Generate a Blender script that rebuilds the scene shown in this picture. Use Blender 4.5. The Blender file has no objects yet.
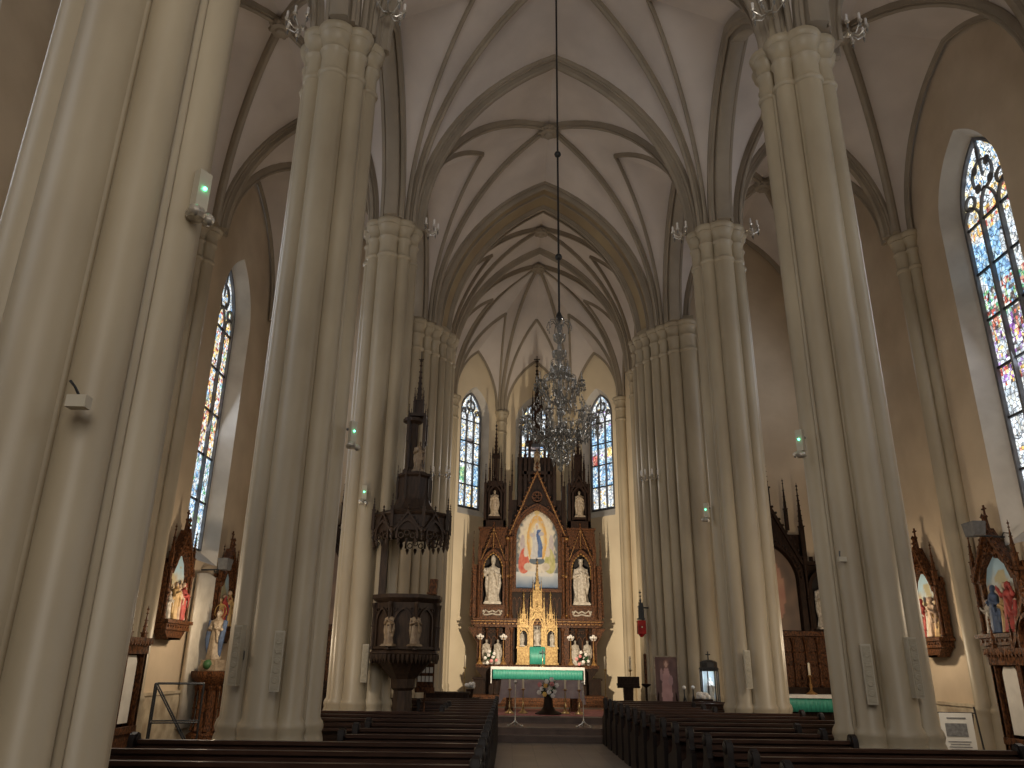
import bpy, math, random
from mathutils import Vector, Matrix, noise
random.seed(7)
C = bpy.context.scene.collection
PI = math.pi
def R(a): return math.radians(a)

# ------------------------------------------------------------------ mesh builder
class MB:
    def __init__(s): s.v = []; s.f = []
    def add(s, vs, fs):
        o = len(s.v); s.v += [tuple(p) for p in vs]; s.f += [tuple(i+o for i in f) for f in fs]; return s
    def box(s, cx, cy, cz, sx, sy, sz, rz=0, taper=1.0):
        vs = []
        for k, z in ((1, -1), (taper, 1)):
            for x, y in ((-1,-1),(1,-1),(1,1),(-1,1)):
                X, Y = x*sx/2*k, y*sy/2*k
                vs.append((cx+X*math.cos(rz)-Y*math.sin(rz), cy+X*math.sin(rz)+Y*math.cos(rz), cz+z*sz/2))
        return s.add(vs, [(3,2,1,0),(4,5,6,7),(0,1,5,4),(1,2,6,5),(2,3,7,6),(3,0,4,7)])
    def lathe(s, prof, x=0, y=0, n=12, sx=1, sy=1, rot=0, z=0):
        vs = []; m = len(prof)
        for r, h in prof:
            for k in range(n):
                a = 2*PI*k/n+rot
                vs.append((x+r*sx*math.cos(a), y+r*sy*math.sin(a), z+h))
        fs = [(i*n+k, i*n+(k+1)%n, (i+1)*n+(k+1)%n, (i+1)*n+k) for i in range(m-1) for k in range(n)]
        fs += [tuple(range(n-1,-1,-1)), tuple((m-1)*n+k for k in range(n))]
        return s.add(vs, fs)
    def sphere(s, x, y, z, r, sx=1, sy=1, sz=1, n=8):
        pr = [(max(.001, r*math.sin(PI*i/(n-2 if n>6 else 4))), -r*sz*math.cos(PI*i/(n-2 if n>6 else 4))) for i in range((n-2 if n>6 else 4)+1)]
        return s.lathe(pr, x, y, n, sx, sy, 0, z)
    def tube(s, pts, rad, n=8):
        pts = [Vector(p) for p in pts]
        if not hasattr(rad, '__len__'): rad = [rad]*len(pts)
        vs = []
        for i, p in enumerate(pts):
            t = (pts[min(i+1,len(pts)-1)]-pts[max(i-1,0)]).normalized()
            a = Vector((0,0,1)) if abs(t.z) < .9 else Vector((1,0,0))
            u = t.cross(a).normalized(); w = u.cross(t).normalized()
            for k in range(n):
                an = 2*PI*k/n
                vs.append(p+u*rad[i]*math.cos(an)+w*rad[i]*math.sin(an))
        m = len(pts)
        fs = [(i*n+k, i*n+(k+1)%n, (i+1)*n+(k+1)%n, (i+1)*n+k) for i in range(m-1) for k in range(n)]
        fs += [tuple(range(n-1,-1,-1)), tuple((m-1)*n+k for k in range(n))]
        return s.add(vs, fs)
    def prism(s, poly, y0, y1):          # polygon in x,z extruded along y
        n = len(poly)
        vs = [(x,y0,z) for x,z in poly]+[(x,y1,z) for x,z in poly]
        fs = [tuple(range(n)), tuple(range(2*n-1,n-1,-1))]+[(i,n+i,n+(i+1)%n,(i+1)%n) for i in range(n)]
        return s.add(vs, fs)
    def prismz(s, poly, z0, z1):
        n = len(poly)
        vs = [(x,y,z0) for x,y in poly]+[(x,y,z1) for x,y in poly]
        fs = [tuple(range(n-1,-1,-1)), tuple(range(n,2*n))]+[(i,(i+1)%n,n+(i+1)%n,n+i) for i in range(n)]
        return s.add(vs, fs)
    def band(s, inner, outer, y0, y1):    # open strip between two x,z outlines, extruded in y
        n = len(inner)
        vs = [(x,y0,z) for x,z in inner]+[(x,y0,z) for x,z in outer]+[(x,y1,z) for x,z in inner]+[(x,y1,z) for x,z in outer]
        fs = []
        for i in range(n-1):
            fs += [(i,i+1,n+i+1,n+i),(2*n+i,3*n+i,3*n+i+1,2*n+i+1),(i,2*n+i,2*n+i+1,i+1),(n+i,n+i+1,3*n+i+1,3*n+i)]
        fs += [(0,n,3*n,2*n),(n-1,3*n-1,4*n-1,2*n-1)]
        return s.add(vs, fs)
    def loft(s, A, B, k=1):
        m = len(A); vs = []
        for i in range(m):
            for j in range(k+1):
                vs.append(Vector(A[i]).lerp(Vector(B[i]), j/k))
        fs = [(i*(k+1)+j, i*(k+1)+j+1, (i+1)*(k+1)+j+1, (i+1)*(k+1)+j) for i in range(m-1) for j in range(k)]
        return s.add(vs, fs)
    def sweep(s, pts, prof, up=None):     # prof: (side, inward) list, closed; curve lies in a vertical plane
        pts = [Vector(p) for p in pts]
        h = pts[-1]-pts[0]; h.z = 0
        side = Vector((-h.y, h.x, 0)).normalized() if h.length > 1e-4 else Vector((0,1,0))
        n = len(prof); vs = []
        for i, p in enumerate(pts):
            t = (pts[min(i+1,len(pts)-1)]-pts[max(i-1,0)]).normalized()
            nn = side.cross(t)
            if nn.z > 0 or (abs(nn.z) < 1e-3 and nn.dot(h) < 0): nn = -nn
            for a, b in prof: vs.append(p+side*a+nn*b)
        m = len(pts)
        fs = [(i*n+k, i*n+(k+1)%n, (i+1)*n+(k+1)%n, (i+1)*n+k) for i in range(m-1) for k in range(n)]
        fs += [tuple(range(n)), tuple((m-1)*n+n-1-k for k in range(n))]
        return s.add(vs, fs)
    def mirror(s):
        o = MB(); o.v = list(s.v); o.f = list(s.f)
        o.add([(-x,y,z) for x,y,z in s.v], [tuple(reversed(f)) for f in s.f]); return o
    def obj(s, name, m, parent=None, loc=(0,0,0), rz=0, smooth=True, ang=38, remesh=0):
        me = bpy.data.meshes.new(name); me.from_pydata(s.v, [], s.f); me.update()
        if smooth:
            me.polygons.foreach_set('use_smooth', [True]*len(me.polygons)); me.set_sharp_from_angle(angle=R(ang))
        me.materials.append(m)
        o = bpy.data.objects.new(name, me); C.objects.link(o)
        if parent: o.parent = parent
        o.location = loc; o.rotation_euler.z = rz
        if remesh:
            md = o.modifiers.new('remesh','REMESH'); md.mode = 'VOXEL'; md.voxel_size = remesh; md.use_smooth_shade = True
        return o

def thing(name, label, cat, loc=(0,0,0), rz=0, group=None):
    o = bpy.data.objects.new(name, None); C.objects.link(o); o.empty_display_size = .2
    o.location = loc; o.rotation_euler.z = rz; o['label'] = label; o['category'] = cat
    if group: o['group'] = group
    return o
def tag(o, label, cat, group=None):
    o['label'] = label; o['category'] = cat
    if group: o['group'] = group
    return o
def struct(o): o['kind'] = 'structure'; return o
def dup(root, loc=None, rz=None, label=None, group=None):
    r = root.copy(); C.objects.link(r)
    if loc is not None: r.location = loc
    if rz is not None: r.rotation_euler.z = rz
    if label: r['label'] = label
    if group: r['group'] = group
    for ch in list(root.children):
        c = ch.copy(); C.objects.link(c); c.parent = r
        for g in list(ch.children):
            d = g.copy(); C.objects.link(d); d.parent = c
    return r

# ------------------------------------------------------------------ materials
def mat(name, col, col2=None, scale=4, rough=.6, metal=0, bump=0, detail=5, spec=.5, stretch=None, contrast=(.35,.65), coat=0):
    m = bpy.data.materials.new(name); m.use_nodes = True
    N = m.node_tree.nodes; L = m.node_tree.links; b = N['Principled BSDF']
    b.inputs['Roughness'].default_value = rough; b.inputs['Metallic'].default_value = metal
    b.inputs['Specular IOR Level'].default_value = spec; b.inputs['Coat Weight'].default_value = coat
    tc = N.new('ShaderNodeTexCoord'); mp = N.new('ShaderNodeMapping'); L.new(tc.outputs['Object'], mp.inputs['Vector'])
    if stretch: mp.inputs['Scale'].default_value = stretch
    nz = N.new('ShaderNodeTexNoise'); nz.inputs['Scale'].default_value = scale; nz.inputs['Detail'].default_value = detail
    L.new(mp.outputs[0], nz.inputs['Vector'])
    cr = N.new('ShaderNodeValToRGB'); L.new(nz.outputs['Fac'], cr.inputs[0])
    cr.color_ramp.elements[0].position = contrast[0]; cr.color_ramp.elements[1].position = contrast[1]
    cr.color_ramp.elements[0].color = (*(col2 or [c*.8 for c in col]), 1); cr.color_ramp.elements[1].color = (*col, 1)
    L.new(cr.outputs[0], b.inputs['Base Color'])
    if bump:
        bp = N.new('ShaderNodeBump'); bp.inputs['Strength'].default_value = bump; bp.inputs['Distance'].default_value = .02
        L.new(nz.outputs['Fac'], bp.inputs['Height']); L.new(bp.outputs[0], b.inputs['Normal'])
    return m
def emis(name, col, strength):
    m = bpy.data.materials.new(name); m.use_nodes = True
    b = m.node_tree.nodes['Principled BSDF']; b.inputs['Base Color'].default_value = (*col,1)
    b.inputs['Emission Color'].default_value = (*col,1); b.inputs['Emission Strength'].default_value = strength
    return m
def attr_mat(name, emission=0, rough=.5):
    m = bpy.data.materials.new(name); m.use_nodes = True
    N = m.node_tree.nodes; L = m.node_tree.links; b = N['Principled BSDF']; b.inputs['Roughness'].default_value = rough; b.inputs['Specular IOR Level'].default_value = .2
    a = N.new('ShaderNodeAttribute'); a.attribute_name = 'paint'
    if emission:
        tc = N.new('ShaderNodeTexCoord')
        vo = N.new('ShaderNodeTexVoronoi'); vo.feature = 'DISTANCE_TO_EDGE'; vo.inputs['Scale'].default_value = 9
        L.new(tc.outputs['Object'], vo.inputs['Vector'])
        cr = N.new('ShaderNodeValToRGB'); cr.color_ramp.elements[0].position = .015; cr.color_ramp.elements[1].position = .07
        L.new(vo.outputs['Distance'], cr.inputs[0])
        nz = N.new('ShaderNodeTexNoise'); nz.inputs['Scale'].default_value = 5; L.new(tc.outputs['Object'], nz.inputs['Vector'])
        mr = N.new('ShaderNodeMapRange'); mr.inputs['From Min'].default_value = .3; mr.inputs['From Max'].default_value = .7
        mr.inputs['To Min'].default_value = .55; mr.inputs['To Max'].default_value = 1.25; L.new(nz.outputs['Fac'], mr.inputs[0])
        mx = N.new('ShaderNodeVectorMath'); mx.operation = 'MULTIPLY'; L.new(a.outputs['Color'], mx.inputs[0]); L.new(cr.outputs[0], mx.inputs[1])
        m2 = N.new('ShaderNodeVectorMath'); m2.operation = 'SCALE'; L.new(mx.outputs[0], m2.inputs[0]); L.new(mr.outputs[0], m2.inputs['Scale'])
        L.new(m2.outputs[0], b.inputs['Emission Color']); b.inputs['Emission Strength'].default_value = emission
        b.inputs['Base Color'].default_value = (.05,.05,.06,1); b.inputs['Roughness'].default_value = .3
    else: L.new(a.outputs['Color'], b.inputs['Base Color'])
    return m

M = {}
M['pillar'] = mat('cream_pillar_plaster', (.43,.36,.25), (.33,.27,.185), 1.3, .45, bump=.12, stretch=(1,1,.35))
M['wall'] = mat('buff_wall_plaster', (.58,.47,.34), (.48,.38,.27), .9, .8, bump=.15)
M['apse'] = mat('ochre_apse_plaster', (.78,.66,.47), (.70,.58,.41), .8, .75, bump=.1)
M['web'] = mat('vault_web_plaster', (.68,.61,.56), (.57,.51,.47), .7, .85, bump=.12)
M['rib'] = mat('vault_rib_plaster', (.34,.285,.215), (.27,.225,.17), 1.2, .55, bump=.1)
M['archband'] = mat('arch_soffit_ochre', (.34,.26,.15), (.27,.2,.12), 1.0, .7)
M['jamb'] = mat('window_jamb_plaster', (.62,.58,.52), (.50,.46,.41), 1.5, .7, bump=.1)
M['stonebase'] = mat('worn_plinth_stone', (.55,.47,.34), (.32,.25,.17), 3.0, .7, bump=.5)
M['damage'] = mat('bare_render_patch', (.2,.16,.13), (.13,.1,.08), 6, .9, bump=.5)
M['lead'] = mat('dark_lead', (.03,.035,.04), (.02,.02,.025), 10, .5, metal=.3)
M['tracery'] = mat('window_tracery_stone', (.16,.16,.17), (.1,.1,.11), 5, .7)
M['pew'] = mat('pew_dark_brown_wood', (.058,.028,.018), (.032,.015,.010), 6, .34, spec=.35, stretch=(.6,4,4), bump=.08)
M['pewdark'] = mat('pew_end_black_brown_wood', (.012,.007,.005), (.007,.004,.004), 6, .5, spec=.25, stretch=(4,4,.6))
M['wood'] = mat('altar_red_brown_wood', (.135,.052,.019), (.028,.011,.005), 22, .5, spec=.18, contrast=(.40,.62), stretch=(1.5,1.5,.8), bump=.5)  # strong mottling paints the highlights and shade of carving into the colour
M['darkwood'] = mat('altar_dark_wood', (.028,.013,.007), (.010,.005,.003), 14, .55, spec=.15, stretch=(2,2,.5), bump=.12)  # also used on retable backs to paint in the shade of recesses
M['pulpit'] = mat('pulpit_black_brown_wood', (.048,.028,.017), (.022,.013,.009), 8, .5, spec=.25, stretch=(2,2,.5), bump=.15)
M['niche'] = mat('niche_shade_black', (.022,.015,.013), (.012,.009,.008), 5, .8)  # near-black backing that paints in the shade inside niches
M['gold'] = mat('gilt', (.40,.27,.10), (.20,.115,.035), 14, .45, metal=.25, spec=.3, bump=.3)
M['gilttrim'] = mat('dull_gilt', (.38,.21,.07), (.2,.1,.03), 14, .5, metal=.2, spec=.3)
M['white'] = mat('painted_white_statue', (.52,.47,.40), (.30,.26,.21), 14, .5, bump=.2)
M['dimstatue'] = mat('carved_limewood', (.36,.29,.21), (.2,.15,.1), 12, .5)
M['darkstatue'] = mat('dark_carved_figure', (.24,.17,.10), (.14,.09,.05), 12, .5)
M['silver'] = mat('silver_plate', (.72,.68,.6), (.5,.46,.4), 20, .3, metal=.7)
M['brass'] = mat('brass', (.62,.45,.22), (.4,.28,.13), 20, .3, metal=.9)
M['iron'] = mat('black_iron', (.015,.015,.016), (.01,.01,.01), 12, .5)
M['grey'] = mat('grey_metal', (.13,.135,.14), (.09,.09,.095), 12, .5)
M['linen'] = mat('white_linen', (.82,.80,.76), (.70,.68,.64), 8, .8, bump=.1)
M['greyc'] = mat('mauve_grey_cloth', (.40,.35,.36), (.32,.27,.29), 6, .8)
M['green'] = mat('green_silk', (.05,.36,.26), (.03,.24,.18), 14, .5, stretch=(3,3,.4))
M['carpet'] = mat('faded_red_carpet', (.50,.20,.18), (.32,.12,.11), 8, .9, bump=.2)
M['stepstone'] = mat('brown_step_stone', (.13,.085,.065), (.08,.05,.04), 3, .45)
M['leaf'] = mat('dark_leaves', (.03,.10,.03), (.015,.05,.015), 12, .6)
M['petal'] = mat('white_petals', (.85,.82,.78), (.7,.65,.6), 10, .7)
M['pink'] = mat('pink_petals', (.75,.35,.33), (.6,.2,.2), 10, .7)
M['yellowp'] = mat('yellow_petals', (.8,.55,.15), (.7,.4,.1), 10, .7)
M['candle'] = mat('cream_wax', (.8,.72,.55), (.7,.6,.45), 6, .5)
M['red'] = mat('red_glass', (.45,.02,.02), (.25,.01,.01), 6, .2)
M['curtain'] = mat('white_curtain', (.72,.66,.56), (.60,.54,.45), 3, .85)
M['blue'] = mat('blue_robe', (.07,.11,.2), (.04,.06,.11), 10, .6)
M['redrobe'] = mat('red_robe', (.38,.05,.04), (.22,.03,.025), 10, .6)
M['flesh'] = mat('painted_flesh', (.50,.36,.26), (.36,.25,.17), 10, .6)
M['ochre'] = mat('ochre_robe', (.5,.33,.14), (.35,.22,.09), 10, .6)
M['device'] = mat('cream_plastic', (.50,.45,.35), (.45,.4,.31), 4, .45)
M['grille'] = mat('speaker_grille_beige', (.42,.37,.28), (.34,.3,.22), 20, .6, stretch=(1,1,4))
M['paper'] = mat('white_paper', (.8,.78,.72), (.74,.72,.66), 4, .8)
M['print'] = mat('grey_print', (.15,.15,.15), (.25,.25,.25), 20, .8)
M['led'] = emis('green_led', (.1,1,.45), 9)
M['bulb'] = emis('lit_glass', (1,.93,.82), 3)
M['caselight'] = emis('lit_case_back', (.45,.55,.62), .35)
M['paint'] = attr_mat('painted_canvas')
M['glass'] = attr_mat('stained_glass', 1.5)
M['floor'] = None
def crystal():
    m = bpy.data.materials.new('cut_crystal'); m.use_nodes = True
    N = m.node_tree.nodes; L = m.node_tree.links; b = N['Principled BSDF']
    b.inputs['Base Color'].default_value = (.34,.33,.31,1); b.inputs['Roughness'].default_value = .12
    b.inputs['Metallic'].default_value = .25; b.inputs['Specular IOR Level'].default_value = 1
    t = N.new('ShaderNodeBsdfTransparent'); t.inputs[0].default_value = (.82,.84,.86,1)
    lw = N.new('ShaderNodeLayerWeight'); lw.inputs[0].default_value = .45
    nz = N.new('ShaderNodeTexNoise'); nz.inputs['Scale'].default_value = 30
    ad = N.new('ShaderNodeMath'); ad.operation = 'MULTIPLY_ADD'; ad.inputs[1].default_value = .75; L.new(nz.outputs['Fac'], ad.inputs[0]); L.new(lw.outputs['Facing'], ad.inputs[2])
    mx = N.new('ShaderNodeMixShader'); L.new(ad.outputs[0], mx.inputs[0]); L.new(t.outputs[0], mx.inputs[1]); L.new(b.outputs[0], mx.inputs[2])
    L.new(mx.outputs[0], N['Material Output'].inputs[0]); return m
M['crystal'] = crystal()
def clearglass():
    m = bpy.data.materials.new('clear_pane'); m.use_nodes = True
    N = m.node_tree.nodes; L = m.node_tree.links
    t = N.new('ShaderNodeBsdfTransparent'); t.inputs[0].default_value = (.93,.95,.95,1)
    g = N.new('ShaderNodeBsdfGlossy'); g.inputs['Roughness'].default_value = .03
    mx = N.new('ShaderNodeMixShader'); mx.inputs[0].default_value = .08
    L.new(t.outputs[0], mx.inputs[1]); L.new(g.outputs[0], mx.inputs[2]); L.new(mx.outputs[0], N['Material Output'].inputs[0]); return m
M['clear'] = clearglass()
def floor_mat():
    m = bpy.data.materials.new('stone_floor_slabs'); m.use_nodes = True
    N = m.node_tree.nodes; L = m.node_tree.links; b = N['Principled BSDF']; b.inputs['Roughness'].default_value = .4
    tc = N.new('ShaderNodeTexCoord'); br = N.new('ShaderNodeTexBrick'); L.new(tc.outputs['Object'], br.inputs['Vector'])
    br.inputs['Scale'].default_value = 1.0; br.offset = 0; br.inputs['Brick Width'].default_value = .45; br.inputs['Row Height'].default_value = .45
    br.inputs['Mortar Size'].default_value = .008
    br.inputs['Color1'].default_value = (.16,.125,.10,1); br.inputs['Color2'].default_value = (.12,.095,.075,1); br.inputs['Mortar'].default_value = (.07,.055,.045,1)
    L.new(br.outputs['Color'], b.inputs['Base Color']); return m
M['floor'] = floor_mat()

def paintmesh(name, rows, cols, pos, colf, m, parent=None, perface=False):
    """grid whose vertex (i,j) sits at pos(u,v); pigment colour colf(u,v)"""
    vs = [pos(j/cols, i/rows) for i in range(rows+1) for j in range(cols+1)]
    fs = [(i*(cols+1)+j, i*(cols+1)+j+1, (i+1)*(cols+1)+j+1, (i+1)*(cols+1)+j) for i in range(rows) for j in range(cols)]
    me = bpy.data.meshes.new(name); me.from_pydata(vs, [], fs); me.update(); me.materials.append(m)
    ca = me.color_attributes.new('paint', 'FLOAT_COLOR', 'CORNER'); buf = []
    for i in range(rows):
        for j in range(cols):
            if perface:
                c = colf((j+.5)/cols, (i+.5)/rows); buf += [*c, 1]*4
            else:
                for a, b in ((j,i),(j+1,i),(j+1,i+1),(j,i+1)): buf += [*colf(a/cols, b/rows), 1]
    ca.data.foreach_set('color', buf)
    o = bpy.data.objects.new(name, me); C.objects.link(o)
    if parent: o.parent = parent
    return o

# ------------------------------------------------------------------ geometry of the building
H = 11.47                     # springing
CY = [-6.9, -1.1, 4.7, 10.4, 16.2, 21.8]
PX = 3.87; WX = 8.5
def arc(S, E, n=16):
    S = Vector(S); E = Vector(E); h = E-S; r = h.z; h.z = 0; a = h.length; d = h.normalized(); out = []
    if r >= a:
        Rr = (a*a+r*r)/(2*a); ph = math.atan2(r, Rr-a)
        for i in range(n+1):
            t = ph*i/n; out.append(S+d*Rr*(1-math.cos(t))+Vector((0,0,Rr*math.sin(t))))
    else:
        for i in range(n+1):
            t = PI/2*i/n; out.append(S+d*a*(1-math.cos(t))+Vector((0,0,r*math.sin(t))))
    return out
def arch_pts(hw, z0, zs, za, n=10):   # (x,z) outline from lower left over the apex to lower right
    half = [(-hw, z0)]+[(p.x, p.z) for p in arc((-hw,0,zs),(0,0,za),n)]
    return half+[(-x,z) for x,z in reversed(half[:-1])]
def offs(pts, d, zb=None):            # crude outward offset of an arch outline
    out = []
    for i,(x,z) in enumerate(pts):
        a = pts[max(i-1,0)]; b = pts[min(i+1,len(pts)-1)]
        tx, tz = b[0]-a[0], b[1]-a[1]; l = math.hypot(tx,tz) or 1
        nx, nz = -tz/l, tx/l
        if i == len(pts)//2: nx, nz = 0, 1.25
        out.append((x+nx*d, z+nz*d))
    return out

RIB = [(-.13,-.06),(-.13,.05),(-.10,.09),(-.10,.15),(-.05,.17),(-.065,.23),(-.03,.27),(.03,.27),(.065,.23),(.05,.17),(.10,.15),(.10,.09),(.13,.05),(.13,-.06)]
def scale_prof(p, a, b): return [(x*a, y*b) for x, y in p]
RIB = scale_prof(RIB, .74, .68); THIN = scale_prof(RIB, .55, .6)
TRANS = [(-.32,-.08),(-.32,.06),(-.26,.10),(-.27,.16),(-.20,.18),(-.16,.14),(-.12,.22),(-.13,.30),(-.07,.35),(.07,.35),(.13,.30),(.12,.22),(.16,.14),(.20,.18),(.27,.16),(.26,.10),(.32,.06),(.32,-.08)]
TRANS = scale_prof(TRANS, .62, .72)
ARC = [(-.50,-.10),(-.50,.10),(-.42,.14),(-.43,.22),(-.34,.25),(-.29,.21),(-.25,.30),(-.27,.38),(-.18,.42),(.18,.42),(.27,.38),(.25,.30),(.29,.21),(.34,.25),(.43,.22),(.42,.14),(.50,.10),(.50,-.10)]
ARC = scale_prof(ARC, .56, .8)
web = MB(); trimn = [0]
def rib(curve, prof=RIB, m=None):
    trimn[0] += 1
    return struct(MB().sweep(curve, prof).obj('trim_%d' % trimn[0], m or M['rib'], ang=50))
def two(a, b):  # a pointed arch from two springing curves ending at the same apex
    return list(a)+list(reversed(b))[1:]
def boss(x, y, z, r=.24):
    mb = MB(); mb.lathe([(r*.7,.02),(r,-.02),(r*1.05,-.08),(r*.85,-.14),(r*.9,-.17),(r*.55,-.2),(r*.45,-.25),(.01,-.28)], x, y, 16, z=z)
    for k in range(8):
        a = PI*k/4; mb.sphere(x+r*.95*math.cos(a), y+r*.95*math.sin(a), z-.11, .06, n=7)
    trimn[0] += 1
    return struct(mb.obj('trim_%d' % trimn[0], M['rib']))

def lun(x): return x
def build_bay(y0, y1, nave_ends=(True, True), AZ=14.95, KZ=16.85, TZ=15.85, TRZ=16.75):
    ym = (y0+y1)/2; hb = (y1-y0)/2
    K = Vector((0,ym,KZ)); boss(0,ym,KZ-.12,.27)
    for sx in (-1,1):
        for ye, d in ((y0,1),(y1,-1)):
            tr = arc((sx*3.42,ye,H),(0,ye,TRZ)); di = arc((sx*3.5,ye+d*.28,H),K)
            T = Vector((sx*1.95,ym,TZ)); te = arc((sx*3.55,ye+d*.42,H),T)
            ar = arc((sx*3.66,ye+d*.5,H),(sx*3.66,ym,AZ+.16))
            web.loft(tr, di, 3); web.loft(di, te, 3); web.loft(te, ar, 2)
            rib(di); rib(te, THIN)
        a0 = arc((sx*PX,y0+.5,H),(sx*PX,ym,AZ)); a1 = arc((sx*PX,y1-.5,H),(sx*PX,ym,AZ))
        rib(two(a0,a1), ARC)
        # small wall left between arcade arch and the two vaults
        for i_, (c0) in enumerate((a0,a1)):
            up = [Vector((sx*3.66,p.y,p.z+.16)) for p in c0]; dn = [Vector((sx*4.08,p.y,p.z+.10)) for p in c0]
            web.loft(up, dn, 1)
        # aisle
        AK = Vector((sx*6.2,ym,15.0)); boss(sx*6.2,ym,14.92,.24)
        for ye, d in ((y0,1),(y1,-1)):
            ti = arc((sx*4.32,ye,H),(sx*6.2,ye,14.85)); to = arc((sx*8.1,ye,H),(sx*6.2,ye,14.85))
            d1 = arc((sx*4.28,ye+d*.28,H),AK); d2 = arc((sx*8.15,ye+d*.2,H),AK)
            ai = arc((sx*4.08,ye+d*.5,H),(sx*4.08,ym,AZ+.10)); wa = arc((sx*8.42,ye+d*.3,H),(sx*8.42,ym,14.75))
            web.loft(ti,d1,3); web.loft(to,d2,3); web.loft(d1,ai,2); web.loft(d2,wa,3)
            rib(d1); rib(d2)
        rib(two(arc((sx*8.42,y0+.3,H),(sx*8.42,ym,14.75)), arc((sx*8.42,y1-.3,H),(sx*8.42,ym,14.75))), THIN)
for a, b in zip(CY[:-1], CY[1:]): build_bay(a, b)
for y in CY[1:-1]:
    rib(two(arc((-3.42,y,H),(0,y,16.75)), arc((3.42,y,H),(0,y,16.75))), TRANS)
    for sx in (-1,1):
        rib(two(arc((sx*4.32,y,H),(sx*6.2,y,14.85)), arc((sx*8.1,y,H),(sx*6.2,y,14.85))), scale_prof(TRANS,.8,.8))
for sx in (-1,1):   # against the east wall of the aisles
    rib(two(arc((sx*4.32,21.7,H),(sx*6.2,21.7,14.85)), arc((sx*8.1,21.7,H),(sx*6.2,21.7,14.85))), THIN)
# chancel arch: two orders and the ochre soffit between
A1 = lambda hw, y, za, n=16: two(arc((-hw,y,H),(0,y,za),n), arc((hw,y,H),(0,y,za),n))
rib(A1(3.5,21.8,16.8), scale_prof(TRANS,.8,1)); rib(A1(3.12,22.75,16.48), scale_prof(TRANS,.6,.5)); rib(A1(3.3,22.2,16.62), scale_prof(RIB,.6,.4))
trimn[0] += 1
struct(MB().loft(A1(3.42,21.8,16.68), A1(3.1,22.75,16.45), 4).obj('trim_%d' % trimn[0], M['archband']))
rib(A1(3.2,23.1,16.6), scale_prof(RIB,.8,.8))
web.loft(A1(3.1,22.75,16.45), A1(3.35,23.3,16.7), 1)
# chancel bay + apse (five sides)
H_NAVE = H; H = 11.72
OC = (0,27.5); AV = [(3.5,26.1),(3.48,29.0),(1.49,31.15),(-1.49,31.15),(-3.48,29.0),(-3.5,26.1)]
KZ = 16.85; k2 = Vector((0,24.7,KZ)); boss(0,24.7,KZ-.12,.25)
for sx in (-1,1):
    T = Vector((sx*1.8,24.7,15.7))
    for ye, d in ((23.15,1),(26.1,-1)):
        tr = arc((sx*3.3,ye,H),(0,ye,16.75)); di = arc((sx*3.35,ye+d*.12,H),k2); te = arc((sx*3.4,ye+d*.22,H),T)
        wa = arc((sx*3.45,ye+d*.3,H),(sx*3.45,24.7,14.5))
        web.loft(tr,di,3); web.loft(di,te,2); web.loft(te,wa,2); rib(di, scale_prof(RIB,.85,.85)); rib(te, THIN)
    rib(two(arc((sx*3.45,23.3,H),(sx*3.45,24.7,14.5)), arc((sx*3.45,25.9,H),(sx*3.45,24.7,14.5))), THIN)
rib(A1(3.3,26.1,16.75), scale_prof(TRANS,.6,.8))
K = Vector((0,27.5,KZ)); boss(0,27.5,KZ-.1,.28)
web.loft(arc((-3.3,26.1,H),(0,26.1,16.75)), arc((-3.35,26.2,H),K), 2); web.loft(arc((3.3,26.1,H),(0,26.1,16.75)), arc((3.35,26.2,H),K), 2)
inn = lambda p, k: Vector((p[0]*k, 27.5+(p[1]-27.5)*k, H))
radial = [arc(inn(p,.96), K) for p in AV]
for r_ in radial: rib(r_, scale_prof(RIB,.9,.9))
for i in range(5):
    a, b = Vector((*AV[i],0)), Vector((*AV[i+1],0)); m_ = (a+b)/2; ctr = Vector((*OC,0))
    T = ctr+(m_-ctr)*.52; T.z = 15.3; A = ctr+(m_-ctr)*.985; A.z = 14.1
    for p, q, rr in ((a,b,radial[i]),(b,a,radial[i+1])):
        s1 = p.lerp(q,.045); s1 = ctr+(s1-ctr)*.97; s1.z = H; s2 = p.lerp(q,.07); s2 = ctr+(s2-ctr)*.985; s2.z = H
        te = arc(s1, T); wa = arc(s2, A)
        web.loft(rr, te, 2); web.loft(te, wa, 2); rib(te, scale_prof(RIB,.5,.5))
        rib(wa, scale_prof(RIB,.45,.45))
struct(web.obj('ceiling', M['web'], ang=60)); H = H_NAVE

# flaked plaster on the right aisle vault and wall
def flake(name, c, nrm, r, seed):
    random.seed(seed); mb = MB(); nrm = Vector(nrm).normalized(); u = nrm.orthogonal().normalized(); w = nrm.cross(u)
    pts = [Vector(c)+(u*math.cos(a)+w*math.sin(a))*r*(.55+.6*random.random()) for a in [2*PI*k/18 for k in range(18)]]
    vs = [p+nrm*.012 for p in pts]+[p-nrm*.012 for p in pts]
    mb.add(vs, [tuple(range(18)), tuple(range(35,17,-1))]+[(i,(i+1)%18,18+(i+1)%18,18+i) for i in range(18)])
    trimn[0] += 1
    return struct(mb.obj('trim_%d' % trimn[0], M['damage']))

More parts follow.
